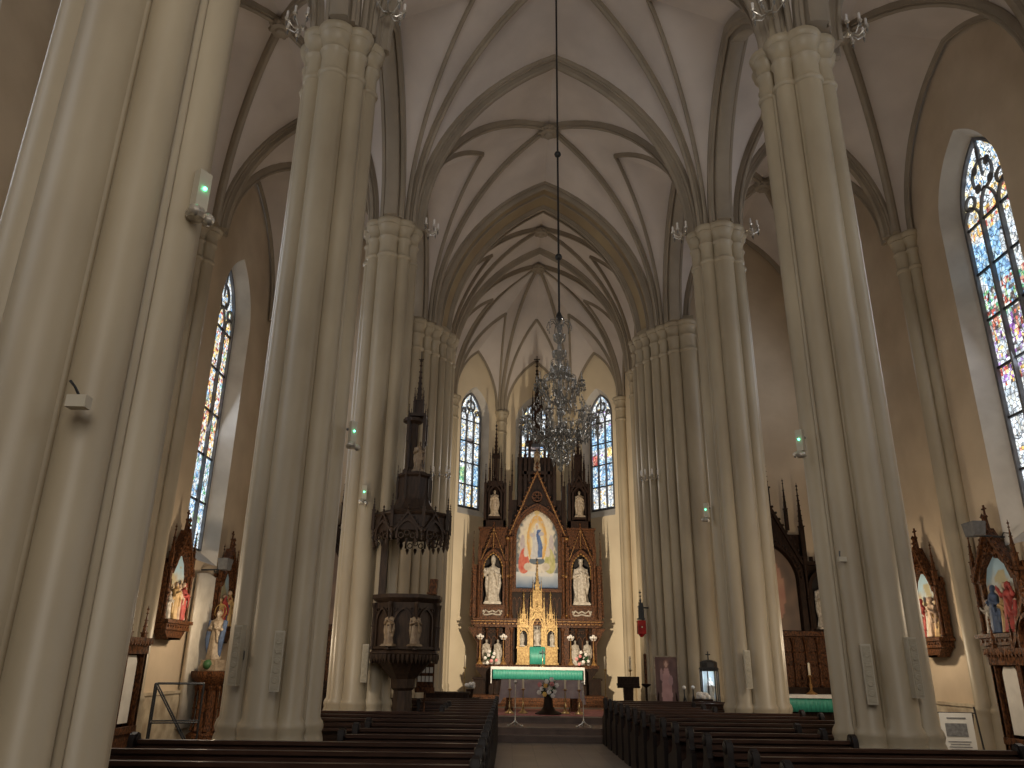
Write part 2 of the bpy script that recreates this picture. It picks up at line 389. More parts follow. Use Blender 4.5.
# ------------------------------------------------------------------ walls with pointed windows
def glass_color(seed, dom):
    rnd = random.Random(seed)
    rows = 9; pan = {}
    pal = {'w':[(.85,.9,.95),(.68,.76,.84),(.92,.9,.84),(.5,.58,.64),(.74,.78,.74),(.35,.38,.4)],
           'b':[(.25,.48,.75),(.38,.65,.85),(.6,.8,.9),(.15,.28,.5)],
           'y':[(.95,.75,.3),(.9,.55,.15),(1,.88,.55)], 'r':[(.62,.14,.1),(.75,.38,.28),(.4,.08,.08)],
           'g':[(.15,.5,.25),(.5,.7,.35),(.2,.4,.3)], 'p':[(.35,.15,.5),(.5,.35,.7)], 'd':[(.12,.1,.1),(.25,.2,.18)]}
    noff = rnd.random()*50
    def f(u, v, hw, hh):
        col = int(u*3); row = v*rows
        n1 = noise.noise(Vector((u*hw*2.6+noff, v*hh*1.3, 1.3))); n2 = noise.noise(Vector((u*hw*7+noff, v*hh*5, 7.7)))
        n3 = noise.noise(Vector((u*hw*16+noff, v*hh*13, 3.7)))
        k = 'w'
        if dom == 'sky':
            if .60 < v < .74: k = 'b' if n1 > -.12 else 'w'
            elif .5 < v <= .6: k = 'wrgbd'[int(abs(n2*9))%5]
            elif .34 < v <= .5: k = 'wwpydrw'[int(abs(n2*12))%7]
            elif .74 <= v < .84: k = 'wywr'[int(abs(n2*8))%4]
            elif v < .3: k = 'wwwry'[int(abs(n2*8))%5] if v < .18 else 'w'
        elif dom == 'warm':
            if .3 < v < .85: k = 'wyrwybg'[int(abs(n2*12))%7]
            elif v < .3: k = 'wbwg'[int(abs(n2*8))%4]
        elif dom == 'a':   # figure in white over green and blue
            if v < .18: k = 'wwby'[int(abs(n2*9))%4]
            elif v < .36: k = 'g' if col == 0 and n1 > -.2 else ('b' if col == 2 else 'w')
            elif v < .6: k = 'd' if (col == 1 and v > .54) else ('w' if col == 1 else 'wwby'[int(abs(n2*9))%4])
            else: k = 'wwwyb'[int(abs(n2*9))%5]
        else:
            if v < .18: k = 'wwwy'[int(abs(n2*9))%4]
            elif .37 < v < .47 and .05 < u < .25+.2*n1: k = 'r'
            elif .44 < v < .52 and u > .72: k = 'y'
            elif v < .42: k = 'bwb'[int(abs(n2*7))%3]
            elif .52 < v < .70: k = 'b' if n1 > -.2 else 'w'
            else: k = 'wwwp'[int(abs(n2*9))%4]
        if v > .86: k = 'wwwby'[int(abs(n2*11))%5]
        c = pal[k][int(abs(n3*17))%len(pal[k])]
        # muntin-lattice quarry panes
        return c
    return f
winn = [0]
def make_window(hw, z0, zs, za, depth, dom, seed, name_label=None):
    """window in local coords: opening centred on x=0, room side at y=0, outside +y"""
    winn[0] += 1
    w = bpy.data.objects.new('window_%d' % winn[0], None); C.objects.link(w); w['kind'] = 'structure'
    inner = arch_pts(hw, z0, zs, za, 12); outer = [(x*(hw+.22)/hw, z+.2*(z-zs)/(za-zs) if z > zs else z) for x,z in inner]
    outer[0] = (outer[0][0], z0-.35); outer[-1] = (outer[-1][0], z0-.35)
    n = len(inner); mb = MB()
    mb.add([(x,0,z) for x,z in outer]+[(x,depth,z) for x,z in inner], [(i,i+1,n+i+1,n+i) for i in range(n-1)]+[(0,n,2*n-1,n-1)])
    mb.obj('jamb', M['jamb'], w)
    f = glass_color(seed, dom)
    hh = za-z0
    def halfw(z):
        if z <= zs: return hw
        a = hw; r = za-zs; Rr = (a*a+r*r)/(2*a); zz = min(z-zs, r)
        return max(.001, (Rr*math.cos(math.asin(min(1,zz/Rr)))-(Rr-a)))
    def pos(u, v):
        z = z0+v*hh; return ((2*u-1)*halfw(z), depth+.03, z)
    paintmesh('glass', int(hh/.075), int(2*hw/.06), pos, lambda u,v: f(u,v,hw,hh), M['glass'], w, perface=True)
    # stone mullions, tracery and saddle bars
    tr = MB(); t = .035 if hw < .8 else .045
    tr.band(inner, offs(inner,-.06), depth-.06, depth+.02)
    lz = zs-.25
    for k in (-1,1): tr.box(k*hw/3, depth-.02, (z0+lz)/2+.1, t*1.3, .09, lz-z0+.2)
    for k in (-1,0,1):
        tr.band([(x+k*hw*2/3,z) for x,z in arch_pts(hw/3-.03, lz, lz+.02, lz+.45 if k else lz+.6, 6)], [(x+k*hw*2/3,z) for x,z in arch_pts(hw/3+.01, lz, lz+.02, lz+.50 if k else lz+.65, 6)], depth-.05, depth+.01)
    cz = zs+(za-zs)*.42; rr = hw*.36
    def ring(cx, cz, r, wd=.035, n=20):
        ii = [(cx+(r-wd)*math.cos(2*PI*i/n), cz+(r-wd)*math.sin(2*PI*i/n)) for i in range(n+1)]
        oo = [(cx+r*math.cos(2*PI*i/n), cz+r*math.sin(2*PI*i/n)) for i in range(n+1)]
        tr.band(ii, oo, depth-.05, depth+.01)
    ring(0, cz, rr+.03)
    for k in range(4):
        a = PI/4+k*PI/2; tr.sphere(rr*.95*math.cos(a), depth-.02, cz+rr*.95*math.sin(a), rr*.34, sy=.2)
    for sx in (-1,1): ring(sx*hw*.62, cz-hw*.42, hw*.2); 
    # solid spandrels between the tracery openings
    tr.prism([(-.05,za-.35),(0,za-.75 if hw<.8 else za-.95),(.05,za-.35),(0,za-.05)], depth-.04, depth+.01)
    tr.obj('tracery', M['tracery'], w)
    ld = MB(); nb = int((lz-z0)/ (.98 if hw > .8 else .86))
    for k in range(nb+1):
        z = z0+.02+k*(lz-z0)/nb; ld.box(0, depth, z, 2*hw, .05, .045)
    for k in (-2,0,2):
        nn = int((lz-z0)/.33)
    ld.obj('saddle_bars', M['lead'], w)
    sl = MB(); sl.prism([(-hw-.16,z0-.33),(hw+.16,z0-.33),(hw+.02,z0-.02),(-hw-.02,z0-.02)], depth-.05, depth+.05)
    sl.obj('sill', M['lead'] if hw < .8 else M['jamb'], w)
    return w, [ (x,z) for x,z in outer]
def wall_strip(mb, P, d, s0, s1, ztop, openings):
    """wall in plane through P along direction d; openings: list of (centre s, outline[(x,z)])"""
    P = Vector(P); d = Vector(d)
    def q(a, z): v = P+d*a; return (v.x, v.y, z)
    cur = s0
    for c, out in sorted(openings, key=lambda t: t[0]):
        l = c+out[0][0]; r = c+out[-1][0]; zb = out[0][1]
        mb.add([q(cur,0),q(l,0),q(l,ztop),q(cur,ztop)], [(0,1,2,3)])
        for i in range(len(out)-1):
            a, b = out[i], out[i+1]
            if abs(b[0]-a[0]) < 1e-6: continue
            mb.add([q(c+a[0],a[1]),q(c+b[0],b[1]),q(c+b[0],ztop),q(c+a[0],ztop)], [(0,1,2,3)])
        mb.add([q(l,0),q(r,0),q(r,zb),q(l,zb)], [(0,1,2,3)])
        cur = r
    mb.add([q(cur,0),q(s1,0),q(s1,ztop),q(cur,ztop)], [(0,1,2,3)])
for sx, side in ((-1,'left'),(1,'right')):
    ops = []
    for i, yc in enumerate((1.8, 7.55, 13.75 if sx > 0 else 13.3, 19.0)[:3 if sx > 0 else 4]):
        w, out = make_window(.9, 4.3, (10.9 if sx > 0 else 10.4), (12.5 if sx > 0 else 12.0), .42, 'sky' if sx > 0 and i == 2 else 'warm' if sx < 0 else 'sky', 11+i+10*(sx>0))
        w.location = (sx*WX, yc, 0); w.rotation_euler.z = -PI/2 if sx > 0 else PI/2
        ops.append((yc, out))
    mb = MB(); wall_strip(mb, (sx*WX,0,0), (0,1,0), -7, 21.8, 15.6, ops); struct(mb.obj('wall_'+side, M['wall'], smooth=False))
    mb = MB(); wall_strip(mb, (0,21.8,0), (sx,0,0), 4.2, 8.6, 15.4, []); struct(mb.obj('wall_east_%s' % side, M['wall'], smooth=False))
    mb = MB(); wall_strip(mb, (sx*3.5,0,0), (0,1,0), 22.6, 29.06, 15.6, []); struct(mb.obj('wall_chancel_%s' % side, M['apse'], smooth=False))
# west wall with a large unseen window, added behind the camera for frontal light
w, out = make_window(2.4, 5.5, 10.5, 14.0, .4, 'warm', 77); w.location = (0,-6.95,0); w.rotation_euler.z = PI
mb = MB(); wall_strip(mb, (0,-6.95,0), (1,0,0), -8.6, 8.6, 17.2, [(0,out)]); struct(mb.obj('wall_back', M['wall'], smooth=False))
# apse walls
for i, dom, nm in ((1,'b','apse_right'),(2,'a','apse_centre'),(3,'a','apse_left')):
    a, b = Vector((*AV[i],0)), Vector((*AV[i+1],0)); m_ = (a+b)/2; d = (a-b).normalized(); L_ = (a-b).length
    w, out = make_window(.60, 7.5, 11.3, 12.3, .30, dom, 40+i)
    w.location = m_; w.rotation_euler.z = math.atan2(d.y, d.x)
    mb = MB(); wall_strip(mb, m_, d, -L_/2-.02, L_/2+.02, 15.6, [(0,out)]); struct(mb.obj('wall_'+nm, M['apse'], smooth=False))

# ------------------------------------------------------------------ floor and steps
mb = MB(); mb.box(0,12,-.1,17.4,39,.2); struct(mb.obj('floor', M['floor'], smooth=False))
def stp(n, x, y0, y1, z0, z1, m):
    mb = MB(); mb.box(0,(y0+y1)/2,(z0+z1)/2,2*x,y1-y0,z1-z0); mb.box(0,y0+.02,z1-.02,2*x,.07,.05)
    return struct(mb.obj('trim_step_%d' % n, m, smooth=False))
stp(1,3.1,19.5,31.0,0,.14,M['stepstone']); stp(2,3.1,19.95,31.0,.1,.28,M['stepstone']); stp(3,3.1,21.5,30.6,.2,.42,M['stepstone'])
for k in range(3): stp(4+k, 2.6-.17*k, 26.5+.3*k, 29.6, .42+.1*k-.02, .52+.1*k, M['wood'])
tag(MB().box(0,23.7,.425,3.9,3.2,.012).obj('carpet', M['carpet']), 'faded pink red carpet on the sanctuary floor before the altar', 'carpet')

# ------------------------------------------------------------------ pillars
def shaft(mb, x, y, r, z0=.0, zt=None, n=20, base=1.0):
    zt = zt or H
    k = r
    pr = [(k+.07,z0),(k+.07,z0+.55*base),(k+.05,z0+.62*base),(k+.06,z0+.72*base),(k+.05,z0+.82*base),(k+.03,z0+.88*base),(k+.05,z0+.94*base),(k+.035,z0+1.0*base),(k+.002,z0+1.05*base),
          (k,zt-.98),(k+.025,zt-.96),(k+.035,zt-.92),(k+.02,zt-.88),(k-.005,zt-.86),(k-.005,zt-.55),(k+.012,zt-.52),(k+.035,zt-.47),(k+.01,zt-.43),(k,zt-.38),(k+.01,zt-.28),(k+.05,zt-.2),(k+.075,zt-.17),(k+.06,zt-.14),(k+.09,zt-.10),(k+.105,zt-.05),(k+.085,zt),(k*.4,zt+.02)]
    return mb.lathe(pr, x, y, n)
def pillar(x, y, label, loc):
    t = thing('clustered_pillar', label, 'pillar', loc, 0, 'clustered pillars of the nave arcade')
    mb = MB()
    mb.lathe([(.50,0),(.50,1.0),(.42,1.05),(.42,H-.1),(.52,H),(.44,H+.3),(.40,H+.9),(.34,H+1.7)], 0, 0, 24)
    for k in range(8):
        a = k*PI/4; big = k in (2,6)
        r = .215 if big else (.155 if k%2 else .16)
        rc = .425 if big else .46
        shaft(mb, rc*math.cos(a), rc*math.sin(a), r)
    for k in range(8):   # slim fillets in the hollows
        a = (k+.5)*PI/4; mb.lathe([(.04,.9),(.04,H-.9)], .485*math.cos(a), .485*math.sin(a), 8)
    mb.obj('shafts', M['pillar'], t, ang=45)
    pl = MB(); pl.lathe([(.82,0),(.82,.38),(.76,.45),(.74,.5)], 0, 0, 8, rot=PI/8); pl.obj('plinth', M['stonebase'], t, ang=30)
    return t
p0 = None
desc = {(-1,2):'thick pillar nearest the camera at the left edge of the nave', (1,2):'pillar nearest the camera, cut off by the right edge',
        (-1,3):'second pillar on the left, beside the left pews, capital near the picture top', (1,3):'second pillar on the right, rising from the right pews to a high capital',
        (-1,4):'third pillar on the left, behind the second one and just left of the pulpit', (1,4):'third pillar on the right, behind the lantern and just left of the right side altar',
        (-1,1):'pillar behind the camera on the left', (1,1):'pillar behind the camera on the right'}
for i in (2,3,4,1):
    for sx in (-1,1):
        if i == 1: nmL = desc[(sx,i)]
        lab = 'cream clustered '+desc[(sx,i)]
        px_ = {(-1,2):-3.84,(-1,3):-3.95,(1,3):3.70,(-1,4):-3.92}.get((sx,i), sx*PX)
        if p0 is None: p0 = pillar(0,0,lab,(px_,CY[i],0))
        else: dup(p0, (px_,CY[i],0), None, lab)
# wall responds
r0_ = None
rl = {(-1,2):'hidden behind the nearest left pillar',(1,2):'nearest on the right wall',(-1,3):'on the left wall behind the nearest pillar',(1,3):'on the right wall beyond the picture edge',(-1,4):'on the left wall beside the narrow left window',(1,4):'on the right wall between the two carved stations'}
for i in (2,3,4):
    for sx in (-1,1):
        lab = 'slim grey cream wall shaft cluster '+rl[(sx,i)]
        if r0_ is None:
            r0_ = thing('wall_shaft', lab, 'pilaster', (sx*8.3,CY[i],0), 0, 'wall shafts of the aisles')
            mb = MB(); shaft(mb,0,0,.17); shaft(mb,.13,.24,.12); shaft(mb,.13,-.24,.12); mb.box(.13,0,H/2,.2,.5,H)
            mb.obj('shafts', M['pillar'], r0_, ang=45)
            if sx < 0: r0_.rotation_euler.z = PI
        else: dup(r0_, (sx*8.3,CY[i],0), 0 if sx > 0 else PI, lab)
# chancel piers
PTS = [(4.55,21.25,.16),(4.25,21.2,.24),(3.88,21.35,.19),(3.62,21.6,.15),(3.42,21.85,.17),(3.2,22.15,.13),(3.05,22.42,.16),(2.95,22.75,.13),(3.05,23.05,.15),(3.3,23.25,.13)]
for sx, lab in ((-1,'wide stepped cluster of shafts left of the high altar, behind the pulpit'),(1,'wide stepped cluster of shafts right of the high altar, behind the framed picture')):
    t = thing('chancel_pier', lab, 'pillar', (sx*3.87,22,0), 0, 'piers of the chancel arch'); mb = MB()
    for x,y,r in PTS: shaft(mb, sx*(x-3.87), y-22, r, 0, H)
    mb.prismz([(sx*(x-3.87),y-22) for x,y in ((4.5,21.3),(4.1,21.35),(3.2,22.3),(3.0,22.7),(3.1,23.15),(4.5,23.15))][::sx], 0, H+.3)
    mb.obj('shafts', M['pillar'], t, ang=45)
    t2 = MB(); t2.prismz([(sx*(x-3.87),y-22) for x,y in ((4.75,21.0),(4.0,20.95),(3.15,21.9),(2.8,22.5),(2.75,23.1),(3.2,23.45),(4.7,23.4))][::sx], 0, .5)
    t2.obj('plinth', M['stonebase'], t, ang=30)
sh0 = None; H = 11.72
nm_ = ['right of the right apse window','between the right and middle apse windows','between the left and middle apse windows','left of the left apse window']
for k, i in enumerate((1,2,3,4)):
    a = AV[i]; lab = 'slim cream corner shaft '+nm_[k]
    loc = (a[0]*.96, 27.5+(a[1]-27.5)*.96, 0)
    if sh0 is None:
        sh0 = thing('apse_shaft', lab, 'pilaster', loc, 0, 'corner shafts of the apse'); mb = MB()
        shaft(mb,0,0,.15); shaft(mb,.14,.05,.09); shaft(mb,-.14,.05,.09); mb.obj('shafts', M['pillar'], sh0, ang=45)
    else: dup(sh0, loc, None, lab)
for sx in (-1,1): dup(sh0, (sx*3.4,26.1,0), sx*PI/2, 'slim cream shaft on the %s chancel side wall' % ('left' if sx < 0 else 'right'))

# ------------------------------------------------------------------ gothic joinery helpers (front faces -y)
def pinnacle(mb, x, y, z0, w, hb, hs, crock=True):
    mb.box(x,y,z0+hb/2,w,w,hb); mb.box(x,y,z0+hb,w*1.3,w*1.3,w*.25)
    mb.lathe([(w*.55,0),(w*.12,hs)], x, y, 4, rot=PI/4, z=z0+hb+w*.1)
    z = z0+hb+w*.1
    if crock:
        n = max(3, int(hs/.14))
        for k in range(1,n):
            t = k/n; r = w*(.55*(1-t)+.12*t)*.9
            for q in range(4):
                a = q*PI/2; mb.sphere(x+(r+.008)*math.cos(a+PI/4), y+(r+.008)*math.sin(a+PI/4), z+hs*t, w*.13, n=5)
    mb.lathe([(w*.12,0),(w*.3,w*.2),(w*.12,w*.4),(w*.1,w*.9),(w*.34,w*1.1),(w*.1,w*1.35),(.004,w*1.9)], x, y, 6, z=z+hs)
def cross(mb, x, y, z, h, t=.03):
    mb.box(x,y,z+h/2,t,t,h); mb.box(x,y,z+h*.66,h*.6,t,t)
def gable(mb, x, y, z0, w, h, d=.1, bar=.07, crock=.05, fill=True, fin=True):
    hw = w/2
    o = [(x-hw,z0),(x,z0+h),(x+hw,z0)]; L_ = math.hypot(hw,h); s = bar*L_/h
    i = [(x-hw+s*1.0,z0),(x,z0+h-bar*L_/hw),(x+hw-s,z0)]
    mb.band(i, o, y-d/2, y+d/2)
    if crock:
        n = max(3,int(L_/(crock*2.6)))
        for k in range(1,n):
            for sx in (-1,1):
                t = k/n; mb.sphere(x+sx*(hw*(1-t)+crock*.4), y-d*.2, z0+h*t+crock*.3, crock*.55, n=6)
    if fin:
        mb.lathe([(crock*.4,0),(crock*.4,crock),(crock*1.2,crock*1.6),(crock*.4,crock*2.2),(crock*.35,crock*3),(crock*.9,crock*3.6),(.004,crock*5)], x, y, 6, z=z0+h-.02)
def ringf(mb, x, y, z, r, wd, d, n=16):
    ii = [(x+(r-wd)*math.cos(2*PI*i/n), z+(r-wd)*math.sin(2*PI*i/n)) for i in range(n+1)]
    oo = [(x+r*math.cos(2*PI*i/n), z+r*math.sin(2*PI*i/n)) for i in range(n+1)]
    mb.band(ii, oo, y-d/2, y+d/2)
def archf(mb, x, y, hw, z0, zs, za, wd, d, n=8):
    a = [(x+p,z) for p,z in arch_pts(hw,z0,zs,za,n)]; b = [(x+p,z) for p,z in arch_pts(hw+wd,z0,zs,za+wd*1.4,n)]
    mb.band(a, b, y-d/2, y+d/2)
def colonette(mb, x, y, z0, z1, r=.03, n=10):
    h = z1-z0
    mb.lathe([(r*1.8,0),(r*1.8,r*1.5),(r*1.2,r*2.5),(r,r*3),(r,h*.48),(r*1.5,h*.49),(r*1.5,h*.51),(r,h*.52),(r,h-r*4),(r*1.3,h-r*3.5),(r*1.9,h-r*.8),(r*1.9,h)], x, y, n, z=z0)

def robed(mb, x, y, z, h, fac=0, arms='hold', crown=None, lean=0, wide=1):
    """standing robed figure, one closed body; local front -y"""
    W = wide; prof = [(0,.165,.13),(.03,.17,.135),(.15,.15,.125),(.3,.14,.115),(.45,.135,.11),(.56,.118,.10),(.66,.13,.10),(.74,.14,.095),(.79,.13,.085),(.825,.075,.062),(.85,.042,.042),(.87,.04,.042)]
    n = 20; vs = []; ph = random.random()*6
    for q,(t,rx,ry) in enumerate(prof):
        fold = .10*max(0,1-t/.7)
        for k in range(n):
            a = 2*PI*k/n
            r = 1+fold*math.sin(a*6+ph+t*3)+fold*.5*math.sin(a*3-ph)
            vs.append((x+h*(W*rx*r*math.cos(a)+lean*t*.1), y+h*ry*r*math.sin(a), z+h*t))
    m = len(prof)
    fs = [(i*n+k, i*n+(k+1)%n, (i+1)*n+(k+1)%n, (i+1)*n+k) for i in range(m-1) for k in range(n)]+[tuple(range(n-1,-1,-1)), tuple((m-1)*n+k for k in range(n))]
    mb.add(vs, fs); hx = x+h*lean*.1
    mb.sphere(hx, y-.004*h, z+h*.925, h*.052, .92, 1.02, 1.28, n=14)            # head
    mb.sphere(hx, y+.012*h, z+h*.935, h*.058, 1, .95, 1.2, n=12)                 # hair
    mb.sphere(hx, y-.058*h, z+h*.918, h*.011, 1, 1.4, 1.6, n=6)                  # nose
    mb.sphere(hx, y-.04*h, z+h*.888, h*.028, 1, .9, 1.1, n=8)                    # chin / beard
    for sx in (-1,1):
        sh = (hx+sx*h*.125*W, y, z+h*.775); 
        if arms == 'hold' or (arms == 'mix' and sx > 0): el = (hx+sx*h*.165*W, y-h*.05, z+h*.60); ha = (hx+sx*h*.055, y-h*.145, z+h*.645)
        elif arms == 'pray': el = (hx+sx*h*.14, y-h*.06, z+h*.62); ha = (hx+sx*h*.018, y-h*.14, z+h*.72)
        elif arms == 'mix': el = (hx+sx*h*.19, y-h*.06, z+h*.62); ha = (hx+sx*h*.20, y-h*.15, z+h*.74)
        elif arms == 'raise': el = (hx+sx*h*.2, y-h*.04, z+h*.72); ha = (hx+sx*h*.22, y-h*.1, z+h*.9)
        else: el = (hx+sx*h*.17, y-h*.02, z+h*.6); ha = (hx+sx*h*.16, y-h*.08, z+h*.46)
        mb.tube([sh, el, tuple(.85*b+.15*a for a,b in zip(el,ha))], [h*.05,h*.048,h*.042], 8)
        mb.sphere(*el, h*.046, n=7); mb.sphere(ha[0],ha[1],ha[2], h*.022, 1, 1.2, 1.5, n=7)
        for f in range(4): mb.tube([(ha[0]+(f-1.5)*h*.008, ha[1], ha[2]+h*.02), (ha[0]+(f-1.5)*h*.009, ha[1]-h*.01, ha[2]+h*(.045-.004*abs(f-1.4)))], h*.005, 5)
        mb.tube([(ha[0]-sx*h*.015, ha[1], ha[2]), (ha[0]-sx*h*.03, ha[1]-h*.01, ha[2]+h*.022)], h*.006, 5)
    # mantle hanging from the shoulders and across
    mb.tube([(hx-h*.12,y-h*.03,z+h*.78),(hx,y-h*.10,z+h*.70),(hx+h*.10,y-h*.12,z+h*.55),(hx+h*.12,y-h*.10,z+h*.34)], [h*.02,h*.026,h*.03,h*.02], 7)
    mb.tube([(hx+h*.15,y,z+h*.62),(hx+h*.16,y-h*.03,z+h*.42),(hx+h*.13,y-h*.03,z+h*.2)], [h*.035,h*.05,h*.03], 7)
    mb.tube([(hx-h*.15,y,z+h*.6),(hx-h*.155,y-h*.02,z+h*.4),(hx-h*.13,y-h*.02,z+h*.16)], [h*.035,h*.045,h*.03], 7)
    if crown == 'mitre': mb.lathe([(.058*h,0),(.066*h,.05*h),(.045*h,.11*h),(.004,.16*h)], hx, y, 10, 1, .7, z=z+h*.955)
    if crown == 'crown':
        mb.lathe([(.052*h,0),(.062*h,.05*h),(.05*h,.05*h),(.045*h,.02*h)], hx, y, 12, z=z+h*.965)
        for k in range(6): mb.sphere(hx+.06*h*math.cos(k*PI/3), y+.06*h*math.sin(k*PI/3), z+h*1.025, .012*h, n=5)
    return mb

def statue(name, label, loc, h, m, arms='hold', crown=None, base=.06, rz=0, group=None, fine=1.0, extra=None, cat='statue'):
    t = thing(name, label, cat, loc, rz, group)
    b = MB(); b.box(0,0,base/2,h*.38,h*.3,base); b.box(0,0,base*.3,h*.42,h*.34,base*.5); b.obj('statue_base', m, t, ang=30)
    mb = MB(); robed(mb, 0,0,base-.005,h,arms=arms,crown=crown)
    mb.obj('figure', m, t, ang=60, remesh=h*.011*fine)
    if extra: extra(t, h, base)
    return t

# ------------------------------------------------------------------ high altar
ALY = 28.75
al = thing('high_altar', 'tall carved reddish brown wooden high altar with many spires in the apse', 'altar', (0,ALY,.70))
def A(z): return z-.70
def put(mb, name, m, parent=al, ang=35): return mb.obj(name, m, parent, ang=ang)
mb = MB()                                           # table body with flared ends
mb.box(0,-.35,A(1.08),3.3,.9,.76); mb.prism([(-1.72,A(.72)),(1.72,A(.72)),(1.78,A(1.15)),(2.1,A(1.5)),(2.12,A(1.58)),(-2.12,A(1.58)),(-2.1,A(1.5)),(-1.78,A(1.15))], -.45, .3)
for sx in (-1,1):
    mb.box(sx*1.95,-.05,A(.95),.5,.7,.5); mb.box(sx*1.95,-.05,A(1.22),.58,.78,.06)
    for k in (0,1): colonette(mb, sx*(1.45-.18*k), -.83, A(.74), A(1.45), .03)
for k in range(9): archf(mb, -1.2+.3*k, -.82, .10, A(.85), A(1.15), A(1.32), .025, .04, 5)
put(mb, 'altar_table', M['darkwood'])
mb = MB(); mb.box(0,-.12,A(1.62),4.25,.7,.09); mb.box(0,-.44,A(1.655),4.3,.08,.05)
for k in range(40): mb.sphere(-2.05+k*.105, -.49, A(1.655), .028, n=6)
put(mb, 'gradine', M['wood'])
mb = MB()                                           # lower zone between gradine and cornice
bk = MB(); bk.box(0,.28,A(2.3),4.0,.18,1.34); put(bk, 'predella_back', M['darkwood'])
for sx in (-1,1):
    mb.box(sx*1.0,-.02,A(2.3),.26,.5,1.3); mb.box(sx*2.03,.08,A(2.3),.16,.4,1.3)
    mb.prism([(sx*2.1,A(2.35)),(sx*2.45,A(2.92)),(sx*2.1,A(2.92))][::sx], -.05, .3)
    for c in (1.3,1.52,1.74): 
        archf(mb, sx*c, .12, .085, A(1.75), A(2.45), A(2.62), .025, .07, 6)
    for k in range(3): colonette(mb, sx*(1.02+.38*k if k else .9), -.28 if k==0 else .05, A(1.66), A(2.9), .045 if k==0 else .03)
    mb.box(0,.17,A(1.69),4.0,.06,.06)
    for k in range(6): ringf(mb, sx*(1.22+.14*k), .1, A(2.78), .06, .018, .05, 10)
put(mb, 'predella', M['wood'])
mb = MB()
for z,w,d,h in ((2.95,4.45,.72,.06),(3.03,4.6,.84,.10),(3.12,4.72,.92,.06),(3.19,4.55,.8,.05)): mb.box(0,.06,A(z),w,d,h)
for k in range(34): mb.sphere(-2.3+k*.139, -.37, A(3.03), .032, n=6)
put(mb, 'cornice', M['wood'])
mb = MB()
for k in range(28): mb.sphere(-2.16+k*.16, -.42, A(3.12), .02, n=6); mb.box(-2.16+k*.16, -.375, A(3.03), .08, .02, .03)
mb.box(0,-.40,A(3.12),4.5,.02,.02); mb.box(0,-.37,A(3.03),4.5,.015,.01); mb.box(0,-.39,A(3.075),.03,.012,.1); put(mb, 'cornice_gilding', M['gilttrim'])
mb = MB()                                           # central painting frame
archf(mb, 0, -.12, .76, A(4.25), A(6.05), A(7.12), .09, .2, 14); archf(mb, 0, -.06, .85, A(4.25), A(6.05), A(7.24), .09, .2, 14)
mb.box(0,-.1,A(4.2),1.9,.24,.12); bk = MB(); bk.box(0,.2,A(5.4),1.9,.1,4.3); bk.box(0,.06,A(3.7),1.8,.2,.95); put(bk, 'centre_back', M['darkwood'])
for k in range(10): archf(mb, -.81+.18*k, -.07, .055, A(3.35), A(3.8), A(3.95), .02, .04, 5)
for k in range(24):
    p = arch_pts(.80, A(4.3), A(6.05), A(7.18), 24)[1+2*k]; mb.sphere(p[0], -.24, p[1], .028, n=6)
put(mb, 'painting_frame', M['wood'])
for sx in (-1,1):
    for dx, r in ((.95,.055),(1.08,.045)):
        mb = MB(); colonette(mb, sx*dx, -.2+(dx-.95), A(3.22), A(6.1), r); put(mb, 'column', M['wood'])
mb = MB(); gable(mb, 0, -.16, A(6.15), 2.15, 2.5, .14, .085, .07); ringf(mb, 0,-.14,A(7.62),.2,.04,.08); 
for k in range(4): ringf(mb, .1*math.cos(k*PI/2),-.14,A(7.62)+.1*math.sin(k*PI/2),.075,.022,.06,10)
for sx in (-1,1):
    ringf(mb, sx*.62,-.12,A(6.85),.12,.03,.06,12); ringf(mb, sx*.42,-.12,A(7.2),.07,.02,.06,10)
put(mb, 'gable', M['wood'])
mb = MB(); mb.prism([(-.98,A(6.2)),(-.88,A(6.2)),(-.74,A(6.55)),(-.42,A(7.0)),(0,A(7.32)),(.42,A(7.0)),(.74,A(6.55)),(.88,A(6.2)),(.98,A(6.2)),(0,A(8.45))], -.04, .04)
put(mb, 'gable_panel', M['darkwood'])
mb = MB()
for k in range(22):
    t_ = (k+.5)/22
    for sx in (-1,1): mb.sphere(sx*(1.0*(1-t_)), -.24, A(6.22)+2.3*t_, .022, n=6)
for sx in (-1,1): mb.tube([(sx*1.02,-.235,A(6.2)),(0,-.235,A(8.56))],.012,6)
put(mb, 'gable_beads', M['gilttrim'])
